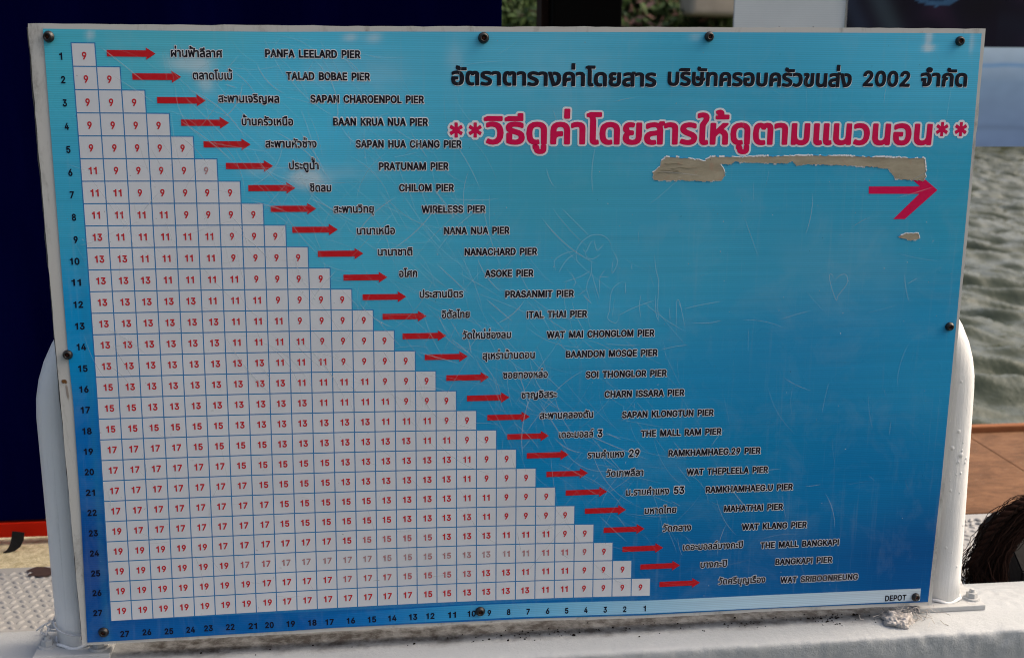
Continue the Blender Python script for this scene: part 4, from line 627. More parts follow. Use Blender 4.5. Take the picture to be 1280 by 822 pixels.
# ---- printed sheet: one fine grid, its printed colours carried by the vertices
def lerp_poly(P, t, axis):
    xs = [p[axis] for p in P]; order = np.argsort(xs); xs = np.array(xs)[order]
    return [np.interp(t, xs, np.array([p[k] for p in P])[order]) for k in (0, 1)]
def srgb(c):
    c = np.asarray(c, float)/255
    return np.where(c <= 0.04045, c/12.92, ((c+0.055)/1.055)**2.4)
INK_GAIN = 2.3
def tint(x, z):
    T = np.array(TINTS, float)
    w = 1/((((x[:, None]-T[:, 0])/1.6)**2 + (z[:, None]-T[:, 1])**2 + 2500)**1.6)
    c = (w[:, :, None]*srgb(T[:, 2:5])[None]).sum(1)/w.sum(1)[:, None]
    return c*INK_GAIN
NX, NZ = 270, 190
S = np.linspace(0, 1, NX); Tt = np.linspace(0, 1, NZ)
xt = -29.8 + S*(1059.6+29.8)
top = lerp_poly(SHEET_TOP, xt, 0)[1]; bot = lerp_poly(SHEET_BOTTOM, -30.2 + S*1090, 0)[1]
V = []; 
for j, tt in enumerate(Tt):
    z = top*(1-tt) + bot*tt
    xl = lerp_poly(SHEET_LEFT, z.mean(), 1)[0]; xr = lerp_poly(SHEET_RIGHT, z.mean(), 1)[0]
    x = xl*(1-S) + xr*S
    V.append(np.c_[x, z])
V = np.concatenate(V)
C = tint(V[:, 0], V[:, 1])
pn = np.array([noise.noise((a/40, b/40, 0.3)) + 0.5*noise.noise((a/12, b/12, 7.3)) for a, b in V])
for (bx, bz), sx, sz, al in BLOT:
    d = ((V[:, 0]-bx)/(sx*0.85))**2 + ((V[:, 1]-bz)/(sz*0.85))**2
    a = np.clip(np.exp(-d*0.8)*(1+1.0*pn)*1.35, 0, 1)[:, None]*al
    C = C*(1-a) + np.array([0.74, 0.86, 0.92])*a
# pale worn line beside the table on the left strip, slightly lighter rim
ed = np.exp(-((V[:, 0]+6)/4.0)**2)*(V[:, 1] < -220)
C = C*(1-0.35*ed[:, None]) + np.array([0.03, 0.28, 0.50])*(0.35*ed[:, None])
me = bpy.data.meshes.new("printed_sheet")
idx = np.arange(NX*NZ).reshape(NZ, NX)
Fq = np.stack([idx[1:, :-1], idx[1:, 1:], idx[:-1, 1:], idx[:-1, :-1]], -1).reshape(-1, 4)
me.from_pydata([P3(a, b, 0.0) for a, b in V], [], Fq.tolist())
ca = me.color_attributes.new("tint", 'FLOAT_COLOR', 'POINT')
ca.data.foreach_set("color", np.c_[np.clip(C, 0, 1), np.ones(len(C))].astype(np.float32).ravel())
link_mesh("printed_sheet", me, SHEET, sign)

# ---- light band behind the column numbers
n = 60; half = 7
t0 = BAND[:half]; t1 = BAND[half:]
V = []; C = []
for k in range(n+1):
    x = 225 + (1048-225)*k/n
    za = float(lerp_poly(t0, x, 0)[1]); zb = float(lerp_poly(t1, x, 0)[1])
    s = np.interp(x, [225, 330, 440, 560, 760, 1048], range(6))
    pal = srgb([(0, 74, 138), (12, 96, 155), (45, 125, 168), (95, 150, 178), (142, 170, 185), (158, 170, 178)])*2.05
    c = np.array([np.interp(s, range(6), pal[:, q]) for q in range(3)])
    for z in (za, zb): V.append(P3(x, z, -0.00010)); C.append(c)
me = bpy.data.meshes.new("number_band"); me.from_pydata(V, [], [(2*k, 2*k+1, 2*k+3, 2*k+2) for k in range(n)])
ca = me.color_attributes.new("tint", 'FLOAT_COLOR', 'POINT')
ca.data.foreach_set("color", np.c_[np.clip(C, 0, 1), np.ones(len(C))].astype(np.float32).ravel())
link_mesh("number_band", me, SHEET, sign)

# ---- fare table
FARES = """9*1;9*2;9*3;9*4;9*5;11*1 9*5;11*2 9*5;11*4 9*4;13*1 11*5 9*3;13*2 11*4 9*4;13*3 11*4 9*4;13*5 11*3 9*4;13*6 11*3 9*4
13*6 11*4 9*4;13*8 11*3 9*4;15*1 13*8 11*4 9*3;15*2 13*8 11*4 9*3;15*6 13*7 11*3 9*2;17*4 15*4 13*7 11*2 9*2;17*6 15*5 13*6 11*1 9*2
17*7 15*4 13*6 11*1 9*3;17*8 15*5 13*4 11*2 9*3;19*1 17*7 15*6 13*4 11*1 9*4;19*5 17*6 15*5 13*3 11*3 9*2;19*6 17*7 15*4 13*2 11*4 9*2
19*7 17*7 15*3 13*3 11*3 9*3;19*8 17*7 15*2 13*4 11*2 9*4""".replace("\n", ";").split(";")
V = []; F = []
for r in range(1, 28):
    q = 0.55
    a = warp(0, r-1); b = warp(r, r-1); c = warp(r, r); d = warp(0, r)
    qb = 0.0 if r < 27 else -0.6
    V += [P3(a[0]-q, a[1]+q, -0.00008), P3(b[0]+q, b[1]+q, -0.00008), P3(c[0]+q, c[1]+q, -0.00008), P3(d[0]-q, d[1]+q, -0.00008)]
    F.append((4*(r-1)+3, 4*(r-1)+2, 4*(r-1)+1, 4*(r-1)))
pydata("table_lines", V, F, LINE_INK, sign)
colj = [rng.normal(0, 0.45) for _ in range(28)]
for r in range(1, 28):
    V = []; F = []
    for k in range(r):
        i = 0.62
        a = warp(k, r-1); b = warp(k+1, r-1); c = warp(k+1, r); d = warp(k, r)
        m = len(V)
        V += [P3(a[0]+i, a[1]-i, -0.00018), P3(b[0]-i, b[1]-i, -0.00018), P3(c[0]-i, c[1]+i, -0.00018), P3(d[0]+i, d[1]+i, -0.00018)]
        F.append((m+3, m+2, m+1, m))
    row = pydata("fare_row", V, F, CELL, sign)
    vals = [p.split("*") for p in FARES[r-1].split()]
    seq = [v for v, c in vals for _ in range(int(c))]
    assert len(seq) == r, r
    strs = []; faded = []; pale = []
    for k, v in enumerate(seq):
        a = warp(k, r-1); c = warp(k+1, r)
        cx = (a[0]+c[0])/2 + (0.4 if r < 10 else 0.9) + colj[k] + rng.normal(0, 0.12)
        cz = (a[1]+c[1])/2 - 1.3*max(0, 1-r/14) + 0.15
        w = 4.9 if v == "9" else (9.0 if v == "11" else 10.6)
        dst = faded if ((r == 25 and 7 <= k <= 22) or (r == 6 and k == 5)) else strs
        if (r == 25 and k in (6, 7, 21, 22, 23)) or (r == 26 and 11 <= k <= 17) or (r == 24 and 12 <= k <= 15): dst = pale
        dst.append((v, cx-w/2, cx+w/2, cz-4.1))
    if strs: lettering("fare_numbers", strs, FARE_INK, 8.2, halo=False, y=-0.00034, parent=row)
    if pale: lettering("fare_numbers", pale, PALE_INK, 8.2, halo=False, y=-0.00034, parent=row)
    if faded: lettering("fare_numbers", faded, FADED_INK, 8.2, halo=False, y=-0.00034, parent=row)

for k, (x, z) in enumerate(ROW_NUMBERS):
    w = 4.6 if k < 9 else 10.6
    if k == 0: w = 3.2
    lettering("row_number", [(str(k+1), x-w/2, x+w/2, z-3.9)], NUMBER_INK, 7.9, halo=False)
for k, (x, z) in enumerate(COLUMN_NUMBERS):
    w = 4.6 if k < 9 else 10.6
    if k == 0: w = 3.2
    lettering("column_number", [(str(k+1), x-w/2, x+w/2, z-4.0)], NUMBER_INK, 8.1, halo=False)
for k, (x0, x1, z) in enumerate(ARROWS):
    h = 3.5; H = 6.6; L = 10.0
    jx = 0.3*math.sin(k*2.1)
    pts = [(x0, z+h), (x1-L, z+h+jx*0.5), (x1-L-0.5, z+H), (x1, z), (x1-L-0.5, z-H), (x1-L, z-h), (x0, z-h)]
    pydata("pier_arrow", [P3(a, b, -0.0003) for a, b in pts], [tuple(range(6, -1, -1))], RED_INK, sign)
for s in THAI: lettering("thai_pier_name", [s], BLACK_INK, 7.8)
for k, s in enumerate(ENGLISH):
    lettering("pier_name", [s], BLACK_INK, 8.7, bold=0.13, halo_shift=(0.5, 0.4) if k == 3 else (0.15, -0.15))
for s in TITLES: lettering("title_lettering", [(s[0], s[1], s[2], s[3]-0.5)], BLACK_INK, 16.4, halo_shift=(0.7, -0.8), thin_halo=True, bold=0.22, em_cap=None if ord(s[0][0]) > 200 else 0.569*16/18.0)
for s in NOTICE:
    if s[0] == "**":
        mid = (s[1]+s[2])/2; w = 15.6
        lettering("notice_lettering", [("*", s[1], s[1]+w, s[3]-23.0), ("*", s[2]-w, s[2], s[3]-23.0)], CRIMSON_INK, 31.0)
    else: lettering("notice_lettering", [(s[0], s[1], s[2], s[3]-0.4)], CRIMSON_INK, 26.0, bold=0.15)
lettering("depot_lettering", [("DEPOT", DEPOT[0], DEPOT[1], DEPOT[2])], BLACK_INK, 8.2, halo=False)

# ---- large crimson arrow, torn patches
pydata("notice_arrow", [P3(a, b, -0.0002) for a, b in BIGARROW], [tuple(range(len(BIGARROW)-1, -1, -1))], CRIMSON_INK, sign)
def jag(pts, step, amp, seed):
    rr = random.Random(seed); out = []
    for i, a in enumerate(pts):
        b = pts[(i+1) % len(pts)]; n = max(1, int(math.hypot(b[0]-a[0], b[1]-a[1])/step))
        for k in range(n): out.append((a[0]+(b[0]-a[0])*k/n+rr.gauss(0, amp), a[1]+(b[1]-a[1])*k/n+rr.gauss(0, amp)))
    return out
def torn(name, pts, seed):
    P = jag(pts, 1.9, 0.42, seed); n = len(P)
    cx = sum(p[0] for p in P)/n; cz = sum(p[1] for p in P)/n
    o = pydata(name, [P3(a, b, -0.0004) for a, b in P], [tuple(range(n))], TORN_M, sign)
    bm = bmesh.new(); bm.from_mesh(o.data); bmesh.ops.triangulate(bm, faces=bm.faces[:], ngon_method='EAR_CLIP'); bm.to_mesh(o.data); bm.free()
    # curled ragged rim: white paper core on the outside, blue print lifted beside it
    rr = random.Random(seed+1); V = []; F = []; M = []
    area = sum(P[i][0]*P[(i+1) % n][1]-P[(i+1) % n][0]*P[i][1] for i in range(n))
    sgn = 1 if area > 0 else -1
    for i in range(n):
        a, b = P[i], P[(i+1) % n]; dx, dz = b[0]-a[0], b[1]-a[1]; L = math.hypot(dx, dz)+1e-6
        nx, nz = sgn*dz/L, -sgn*dx/L
        w0 = 0.75+0.6*math.sin(i*0.23+seed)+0.5*rr.random()+(0.4 if nz > 0.4 else 0)
        w0 = max(0.12, w0)
        if nz < -0.3 and rr.random() < 0.5: w0 *= 0.4
        m = len(V)
        V += [P3(a[0], a[1], -0.0007), P3(b[0], b[1], -0.0007), P3(b[0]+nx*w0, b[1]+nz*w0, -0.0004), P3(a[0]+nx*w0, a[1]+nz*w0, -0.0004)]
        F.append((m, m+1, m+2, m+3)); M.append(0 if math.sin(i*0.21+seed*2)+0.5*math.sin(i*0.9) > -0.55 else 1)
    pydata("torn_rim", V, F, [PAPER, BLUE_EDGE], o, idx=M)
    V = []; F = []; xs_ = [p[0] for p in pts]; zs_ = [p[1] for p in pts]
    for q in range(5):
        x0_ = min(xs_)+6+q*4.0; z0_ = (max(zs_)+min(zs_))/2+rr.uniform(-7, 7) if name and len(pts) > 10 else None
        if z0_ is None: break
        w_ = rr.uniform(14, 34); m = len(V)
        for i in range(9):
            xx = x0_+w_*i/8; zz = z0_+0.5*math.sin(i*1.3+q)+rr.gauss(0, 0.2)
            V += [P3(xx, zz, -0.00042), P3(xx, zz+0.45*math.sin(math.pi*i/8)+0.02, -0.0009)]
        for i in range(8): F.append((m+2*i, m+2*i+2, m+2*i+3, m+2*i+1))
    if V: pydata("torn_crease", V, F, TORN_M, o)["kind"] = "stuff"
    return o
torn("torn_patch", TORN, 3)
torn("torn_patch", CHIP, 9)

# ---- scratches and doodles cut into the print
def ribbon(V, F, A, pts, w, al, y=-0.0006):
    P = [Vector((p[0], p[1])) for p in pts]; n = len(P); m = len(V)
    for i in range(n):
        t = (P[min(i+1, n-1)]-P[max(i-1, 0)]); t = t.normalized() if t.length > 0 else Vector((1, 0)); q = Vector((-t.y, t.x))
        k = min(i, n-1-i)/(n-1)*2; ww = w*(0.4+0.6*min(1, k*3)); aa = al*(0.3+0.7*min(1, k*3))
        for s in (-1, 1): V.append(P3(P[i].x+q.x*ww/2*s, P[i].y+q.y*ww/2*s, y)); A.append(aa)
    for i in range(n-1): F.append((m+2*i, m+2*i+1, m+2*i+3, m+2*i+2))
def smooth_line(pts, k=4):
    out = []
    for i in range(len(pts)-1):
        p0 = pts[max(i-1, 0)]; p1 = pts[i]; p2 = pts[i+1]; p3 = pts[min(i+2, len(pts)-1)]
        for j in range(k):
            t = j/k
            out.append(tuple(0.5*(2*p1[q]+(-p0[q]+p2[q])*t+(2*p0[q]-5*p1[q]+4*p2[q]-p3[q])*t*t+(-p0[q]+3*p1[q]-3*p2[q]+p3[q])*t**3) for q in (0, 1)))
    out.append(pts[-1]); return out
def fade_obj(name, V, F, A, mat, kind=None):
    me = bpy.data.meshes.new(name); me.from_pydata(V, [], F)
    ca = me.color_attributes.new("fade", 'FLOAT_COLOR', 'POINT'); A = np.clip(np.array(A), 0, 1)
    ca.data.foreach_set("color", np.c_[A, A, A, np.ones(len(A))].astype(np.float32).ravel())
    o = link_mesh(name, me, mat, sign)
    if kind: o["kind"] = kind
    return o
for part in ("figure", "heart"):
    V, F, A = [], [], []
    for k, pts in DOODLES.items():
        if (k == 'heart') == (part == "heart"): ribbon(V, F, A, smooth_line(pts), 0.75 if k != 'heart' else 0.6, 0.30 if k != 'heart' else 0.42, -0.0008)
    fade_obj("scratched_doodle", V, F, A, SCRATCH)
V, F, A = [], [], []
rr = random.Random(21)
def inside(x, z): return -20 < x < 1050 and -690 < z < 10
ylev = 0
for k in range(760):
    if k < 600:
        u = rr.random()
        x = 120+u*560+rr.gauss(0, 70); z = -30-u*560+rr.gauss(30, 85)
        a = rr.choice([-52, -48, -60, -40, -30, -12, 50, -75]) + rr.gauss(0, 7); L = rr.uniform(12, 95)
    else:
        x = rr.uniform(-10, 1040); z = rr.uniform(-680, 0); a = rr.choice([-90, -80, -5, 20, -50, 90]) + rr.gauss(0, 12); L = rr.uniform(6, 60)
    a = math.radians(a); bend = rr.gauss(0, 0.25)
    pts = []
    for i in range(9):
        s = (i/8-0.5)*L; aa = a+bend*s/60
        pts.append((x+math.cos(aa)*s, z+math.sin(aa)*s))
    if not all(inside(*p) for p in pts): continue
    ribbon(V, F, A, pts, rr.choice([0.4, 0.5, 0.7, 1.1]), rr.choice([0.09, 0.13, 0.18, 0.22, 0.34]), -0.00045-0.0000006*k)
fade_obj("scratches", V, F, A, SCRATCH, "stuff")
V, F, A = [], [], []
for k in range(60):
    x = rr.uniform(-20, 1050); z = rr.uniform(-690, 12); a = math.radians(rr.choice([-80, 90, -60])+rr.gauss(0, 15)); L = rr.uniform(0.8, 3.5)
    ribbon(V, F, A, [(x, z), (x+math.cos(a)*L/2, z+math.sin(a)*L/2), (x+math.cos(a)*L, z+math.sin(a)*L)], rr.uniform(0.5, 1.0), rr.uniform(0.3, 0.7), -0.00095-0.000001*k)
fade_obj("dark_scuffs", V, F, A, DARK_MARK, "stuff")
V, F, A = [], [], []
for k in range(150):
    x = rr.uniform(-20, 1050); z = rr.uniform(-690, 12) if k < 90 else rr.uniform(-330, -140)
    a = rr.uniform(0, 3.14); L = abs(rr.gauss(0, 1.3))+0.5
    ribbon(V, F, A, [(x, z), (x+math.cos(a)*L/2, z+math.sin(a)*L/2+0.2), (x+math.cos(a)*L, z+math.sin(a)*L)], rr.uniform(0.5, 1.2), rr.uniform(0.35, 0.9), -0.00105-0.000001*k)
fade_obj("chipped_specks", V, F, A, SCRATCH, "stuff")
# rusty drip on the white margin at the left
V, F, A = [], [], []
rx, rz = RUST
ribbon(V, F, A, [(rx-7+i*1.1, rz+rr.gauss(0, 0.3)) for i in range(7)], 4.2, 0.95, 0.0004)
ribbon(V, F, A, [(rx-2+0.3*i, rz-2-4*i) for i in range(6)], 2.6, 0.4, 0.0005)
fade_obj("rust_drip", V, F, A, RUST_STAIN)

# ---- fixing screws
def lathe(name, prof, mat, parent, loc, segs=20, rot=(0, 0, 0), smooth=True):
    V = []; F = []
    for r, h in prof:
        for k in range(segs):
            a = 2*math.pi*k/segs; V.append((r*math.cos(a), -h, r*math.sin(a)))
    for i in range(len(prof)-1):
        for k in range(segs): F.append((i*segs+k, i*segs+(k+1) % segs, (i+1)*segs+(k+1) % segs, (i+1)*segs+k))
    F.append(tuple((len(prof)-1)*segs+k for k in range(segs)))
    o = pydata(name, V, F, mat, parent, smooth); o.location = loc; o.rotation_euler = rot; return o
for k, (x, z) in enumerate(SCREWS):
    if k in (4,): yy = 0.0
    else: yy = 0.0
    s = 1.0 if k in (0, 1, 6, 7) else 0.9
    w = lathe("screw", [(0.0, 0.0), (0.0062*s, 0.0), (0.0064*s, 0.0012), (0.0056*s, 0.0022), (0.0050*s, 0.0042), (0.0042*s, 0.0050), (0.0028*s, 0.0051), (0.0026*s, 0.0030), (0.0, 0.0030)], SCREW_M, sign, P3(x, z, -0.0003))
    w.rotation_euler = (rr.gauss(0, 0.08), rr.uniform(0, 1.0), rr.gauss(0, 0.08))
    lathe("socket", [(0.0, 0.0), (0.0025*s, 0.0), (0.0023*s, 0.0006), (0.0, 0.0009)], SCREW_R, w, (0, -0.0030, 0), 6)

# ------------------------------------------------------------------ pipe frame that carries the sign
frame = empty("pipe_frame", (0.52, 0.05, 0.0))
tag(frame, "white painted arched pipe frame bolted to the ledge behind the fare board", "frame")
PY = 0.0
def fl(x, z): return (x-0.52, PY, z)
xl0, xl1 = -0.0515, -0.0547; xr0, xr1 = 1.0925, 1.0845     # foot and shoulder of each upright
Rb = 0.155; ztop = 0.455
pts = [fl(xl0, 0.004)]
for i in range(1, 9): pts.append(fl(xl0+(xl1-xl0)*i/8, 0.004+(ztop-Rb-0.004)*i/8))
for i in range(1, 13):
    a = math.pi - math.pi/2*i/12; pts.append(fl(xl1+Rb+Rb*math.cos(a), ztop-Rb+Rb*math.sin(a)))
for i in range(1, 8): pts.append(fl(xl1+Rb+(xr1-xl1-2*Rb)*i/8, ztop))
for i in range(0, 13):
    a = math.pi/2 - math.pi/2*i/12; pts.append(fl(xr1-Rb+Rb*math.cos(a), ztop-Rb+Rb*math.sin(a)))
for i in range(1, 9): pts.append(fl(xr1+(xr0-xr1)*i/8, ztop-Rb+(0.004-ztop+Rb)*i/8))
tube("pipe", pts, 0.0255, PIPE_PAINT, frame, 32)
# paint runs and blisters on the uprights
V = []; F = []
rr = random.Random(4)
for k in range(26):
    side = 1 if k < 38 else -1
    ang = rr.uniform(-2.4, -0.5); zz = rr.gauss(0.20, 0.03) if k < 20 else rr.uniform(0.03, 0.33)
    cx = (xr0 + (xr1-xr0)*zz/0.3) if side > 0 else (xl0 + (xl1-xl0)*zz/0.3)
    if side > 0: ang = -math.pi/2 + rr.gauss(-0.1, 0.45)
    c = Vector((cx-0.52 + 0.0253*math.cos(ang), 0.0253*math.sin(ang), zz)); r = abs(rr.gauss(0.0014, 0.0008))+0.0006; m = len(V)
    for q in range(6):
        th = 2*math.pi*q/6; V.append(c + Vector((math.cos(th)*r*-math.sin(ang), math.cos(th)*r*math.cos(ang), math.sin(th)*r*1.3)))
    V.append(c + Vector((math.cos(ang), math.sin(ang), 0))*r*0.9)
    for q in range(6): F.append((m+q, m+(q+1) % 6, m+6))
pydata("paint_blisters", V, F, PIPE_PAINT, frame, True)["kind"] = "stuff"
def hexbolt(name, x, y, z, s, parent):
    bm = bmesh.new()
    bmesh.ops.create_cone(bm, cap_ends=True, segments=16, radius1=s*1.5, radius2=s*1.4, depth=0.0025, matrix=Matrix.Translation((0, 0, 0.00125)))
    bmesh.ops.create_cone(bm, cap_ends=True, segments=6, radius1=s, radius2=s*0.94, depth=0.007, matrix=Matrix.Translation((0, 0, 0.006)))
    bmesh.ops.create_cone(bm, cap_ends=True, segments=12, radius1=s*0.5, radius2=s*0.42, depth=0.005, matrix=Matrix.Translation((0, 0, 0.012)))
    o = bm_obj(name, bm, BOLT, parent); o.location = (x, y, z); return o
for (px0, px1, py0, py1, bolts) in ((1.045-0.52, 1.140-0.52, 0.013-0.05, 0.098-0.05, ((1.130-0.52, -0.016), (1.130-0.52, 0.034), (1.06-0.52, 0.034))),
                                   (-0.098-0.52, -0.006-0.52, 0.006-0.05, 0.094-0.05, ((-0.086-0.52, -0.016), (-0.022-0.52, -0.027), (-0.086-0.52, 0.034)))):
    pl = box("base_plate", px0, px1, py0, py1, 0.0, 0.0075, BOLT, frame, 0.0015)
    for bx, by in bolts: hexbolt("bolt", bx, by, 0.0075, 0.0078, pl)
# weld bead at each foot
for xx in (xl0, xr0):
    ring = [(xx-0.52+0.0265*math.cos(a)*(1+0.03*math.sin(7*a)), 0.0265*math.sin(a), 0.0085+0.0015*math.sin(5*a)) for a in np.linspace(0, 2*math.pi, 40)]
    tube("weld_bead", ring, 0.0022, PIPE_PAINT, frame, 8)
# wire twisted round the left foot
w = empty("tie_wire", (xl0, 0.05, 0.03))
tag(w, "thin white wire looped round the foot of the left upright", "wire")
ring = [(0.0285*math.cos(a), 0.0285*math.sin(a), 0.004*math.sin(a)-0.006*math.cos(a)) for a in np.linspace(0.2, 2*math.pi, 36)]
tube("loop", ring, 0.0011, WIRE, w, 6)
tube("twisted_end", [(-0.028, -0.004, 0.006), (-0.038, -0.012, 0.004), (-0.041, -0.016, -0.003), (-0.034, -0.02, -0.006), (-0.031, -0.016, 0.001), (-0.036, -0.013, 0.006), (-0.045, -0.02, 0.001)], 0.0012, WIRE, w, 6)

# ------------------------------------------------------------------ ledge, floor plates, dock
def rough_ledge():
    # cross-section with a rounded, chipped front arris, swept along x
    X = np.concatenate([np.linspace(-2.5, -0.3, 40), np.linspace(-0.3, 1.5, 420)[1:], np.linspace(1.5, 3.5, 40)[1:]])
    prof = [(-0.045, -0.45), (-0.0455, -0.2), (-0.046, -0.1), (-0.046, -0.05), (-0.0462, -0.03), (-0.0465, -0.02), (-0.0465, -0.010), (-0.0463, -0.005), (-0.0452, -0.0022), (-0.0425, -0.0006), (-0.036, 0.0), (-0.02, 0.0), (-0.01, 0.0), (0.0, 0.0), (0.02, 0.0), (0.045, 0.0), (0.07, 0.0), (0.09, 0.0), (0.098, -0.002), (0.101, -0.008), (0.101, -0.30)]
    V = []
    for x in X:
        for k, (y, z) in enumerate(prof):
            nz = noise.noise((x*30, y*60, z*60)); n2 = noise.noise((x*9, 3.1, z*12+y*9)); n3 = noise.noise((x*90, y*150, z*150))
            edge = 1.0 if 3 < k < 11 else (0.25 if k < 14 else 0.35)
            rgt = 1 + 1.0*max(0, min(1, (x-0.95)/0.1))
            V.append((x, y - edge*(0.0011*nz+0.0006*n2+0.0009*n3)*rgt*(1 if k < 11 else 0.3), z + edge*(0.0007*nz+0.0005*n2+0.0004*n3)*(rgt if k < 11 else 0.5)))
    m = len(prof); F = []
    for i in range(len(X)-1):
        for k in range(m-1): F.append((i*m+k, (i+1)*m+k, (i+1)*m+k+1, i*m+k+1))
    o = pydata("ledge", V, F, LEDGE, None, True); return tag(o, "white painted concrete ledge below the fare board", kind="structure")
rough_ledge()
# thick paint puddled round the right foot
bm = bmesh.new()
bmesh.ops.create_grid(bm, x_segments=44, y_segments=30, size=1)
for v in bm.verts:
    x, y = v.co.x, v.co.y; r = math.sqrt(x*x+y*y)
    h = max(0, 1-r**2.2)*0.006*(0.75+0.5*noise.noise((x*5, y*5, 1.0))) - 0.0004
    v.co = Vector((1.165+x*0.085, 0.052+y*0.042, h))
o = bm_obj("paint_puddle", bm, LEDGE, None, True); tag(o, "thick white paint built up round the right base plate", "paint patch")

# black crumbs of dirt on the ledge under the sign
V = []; F = []
rr = random.Random(12)
for k in range(170):
    x = rr.choice([rr.gauss(0.62, 0.12), rr.gauss(0.86, 0.08), rr.uniform(0.05, 1.0), rr.gauss(0.50, 0.05), rr.gauss(0.93, 0.02)])
    if not 0.0 < x < 1.0: continue
    y = rr.gauss(0.010, 0.010); s = abs(rr.gauss(0.0007, 0.0007))+0.0004
    if y < -0.02: s *= 0.6
    m = len(V); c = Vector((x, y, s*0.3))
    P = [Vector((rr.uniform(.6, 1.3), 0, 0)), Vector((0, rr.uniform(.6, 1.3), 0)), Vector((-rr.uniform(.6, 1.6), 0, 0)), Vector((0, -rr.uniform(.6, 1.3), 0)), Vector((0, 0, 0.7))]
    a = rr.uniform(0, 6.28); R = Matrix.Rotation(a, 3, 'Z')
    V += [c + R @ p*s for p in P]; F += [(m, m+1, m+4), (m+1, m+2, m+4), (m+2, m+3, m+4), (m+3, m, m+4)]
o = pydata("dirt_crumbs", V, F, ROPE_D); tag(o, "black crumbs of dirt scattered on the ledge under the board", kind="stuff")

# paint-soaked rag stuffed under the right end of the board
bm = bmesh.new(); bmesh.ops.create_icosphere(bm, subdivisions=5, radius=1.0)
for v in bm.verts:
    p = v.co.copy(); n = noise.noise(p*1.7+Vector((3, 1, 2)))*0.45 + abs(noise.noise(p*4.1))*0.30 + abs(noise.noise(p*9))*0.16
    q = p*(0.75+n); v.co = Vector((q.x*0.021, q.y*0.022, max(-0.2, q.z)*0.017))
o = bm_obj("crumpled_rag", bm, RAG, None, True); o.location = (1.005, -0.008, 0.0)
tag(o, "crumpled paint-stained rag wedged under the lower right corner of the board", "rag")
V = []; F = []
rr = random.Random(3)
for k in range(70):
    x = rr.gauss(1.02, 0.02); y = rr.gauss(-0.002, 0.010); pts = []; d = Vector((rr.gauss(0, 1), rr.gauss(-0.5, 1), rr.gauss(0.4, 0.6))).normalized()
    p = Vector((x, y, rr.uniform(0.002, 0.016)))
    for i in range(5):
        pts.append(p.copy()); d = (d+Vector((rr.gauss(0, .5), rr.gauss(0, .5), rr.gauss(-.1, .4)))).normalized(); p = p+d*0.004; p.z = max(p.z, 0.0008)
    v, f = tube(None, pts, 0.0004, None, None, 4); m = len(V); V += v; F += [tuple(i+m for i in q) for q in f]
o = pydata("frayed_threads", V, F, RAG); tag(o, "loose frayed threads sticking out beside the rag", "threads")

# floor: tread plate with raised lens bumps
box("tread_plate", -2.5, 3.2, 0.100, 0.53, -0.14, -0.1, TREAD)
tp = bpy.data.objects["tread_plate"]; tag(tp, "worn white tread plate floor with raised lens bumps", kind="structure")
def lens(cx, cy, ang, z0, L=0.0100, W=0.0042, H=0.0034):
    V = []; N = 8; ca, sa = math.cos(ang), math.sin(ang)
    for ring, (s, h) in enumerate(((1.0, 0.0), (0.6, 0.75))):
        for k in range(N):
            a = 2*math.pi*k/N; x = math.copysign(abs(math.cos(a))**1.0, math.cos(a))*L*s; y = math.sin(a)*W*s
            V.append((cx+x*ca-y*sa, cy+x*sa+y*ca, z0+H*h-0.0003*(ring == 0)))
    V.append((cx, cy, z0+H))
    F = []
    for k in range(N):
        j = (k+1) % N; F.append((k, j, N+j, N+k)); F.append((N+k, N+j, 2*N))
    return V, F
V = []; F = []
for (xa, xb, ya, yb) in ((-0.75, 0.05, 0.106, 0.525), (0.95, 1.75, 0.106, 0.585)):
    ny = int((yb-ya)/0.0178); nx = int((xb-xa)/0.0148)
    for j in range(ny):
        for i in range(nx):
            v, f = lens(xa+i*0.0148+(0.0074 if j % 2 else 0)+rr.gauss(0, 0.0003), ya+0.008+j*0.0178, math.radians(48 if i % 2 else -40), -0.1, 0.0078, 0.0040, 0.0027)
            m = len(V); V += v; F += [tuple(q+m for q in g) for g in f]
o = pydata("tread_bump", V, F, TREAD, tp, True); o["kind"] = "stuff"

tag(box("concrete_floor", -3.5, 0.30, 0.534, 1.10, -0.135, -0.104, SAND), "rough tan concrete floor beyond the tread plate on the left", kind="structure")
dock = empty("dock_edge", (1.6, 0.85, -0.14)); dock["kind"] = "structure"; dock["label"] = "rusty brown deck plates at the edge of the water"
box("deck_plate", 0.306-1.6, 1.66-1.6, 0.592-0.85, 1.062-0.85, 0.0, 0.040, RUSTY, dock, 0.003)
box("deck_plate", 1.664-1.6, 3.4-1.6, 0.592-0.85, 1.062-0.85, 0.0, 0.038, RUSTY, dock, 0.003)
box("edge_rail", 0.306-1.6, 3.4-1.6, 1.064-0.85, 1.085-0.85, -0.02, 0.052, EDGE_RUST, dock, 0.004)
box("fill_strip", 0.306-1.6, 3.4-1.6, 0.532-0.85, 0.590-0.85, 0.0, 0.038, TREAD, dock, 0.0)
# dark smear of grease
bm = bmesh.new(); bmesh.ops.create_circle(bm, cap_ends=True, segments=24, radius=1)
for v in bm.verts:
    a = math.atan2(v.co.y, v.co.x); r = 1+0.25*math.sin(3*a+1)+0.12*math.sin(7*a); v.co = Vector((v.co.x*r*0.035, v.co.y*r*0.017, 0))
o = bm_obj("grease_stain", bm, simple("grease", (0.05, 0.032, 0.03), 0.6, 0.3, 0.5, 60)); o.location = (-0.205, 0.505, -0.0972)
tag(o, "dark greasy stain on the tread plate beside the left upright", "stain")

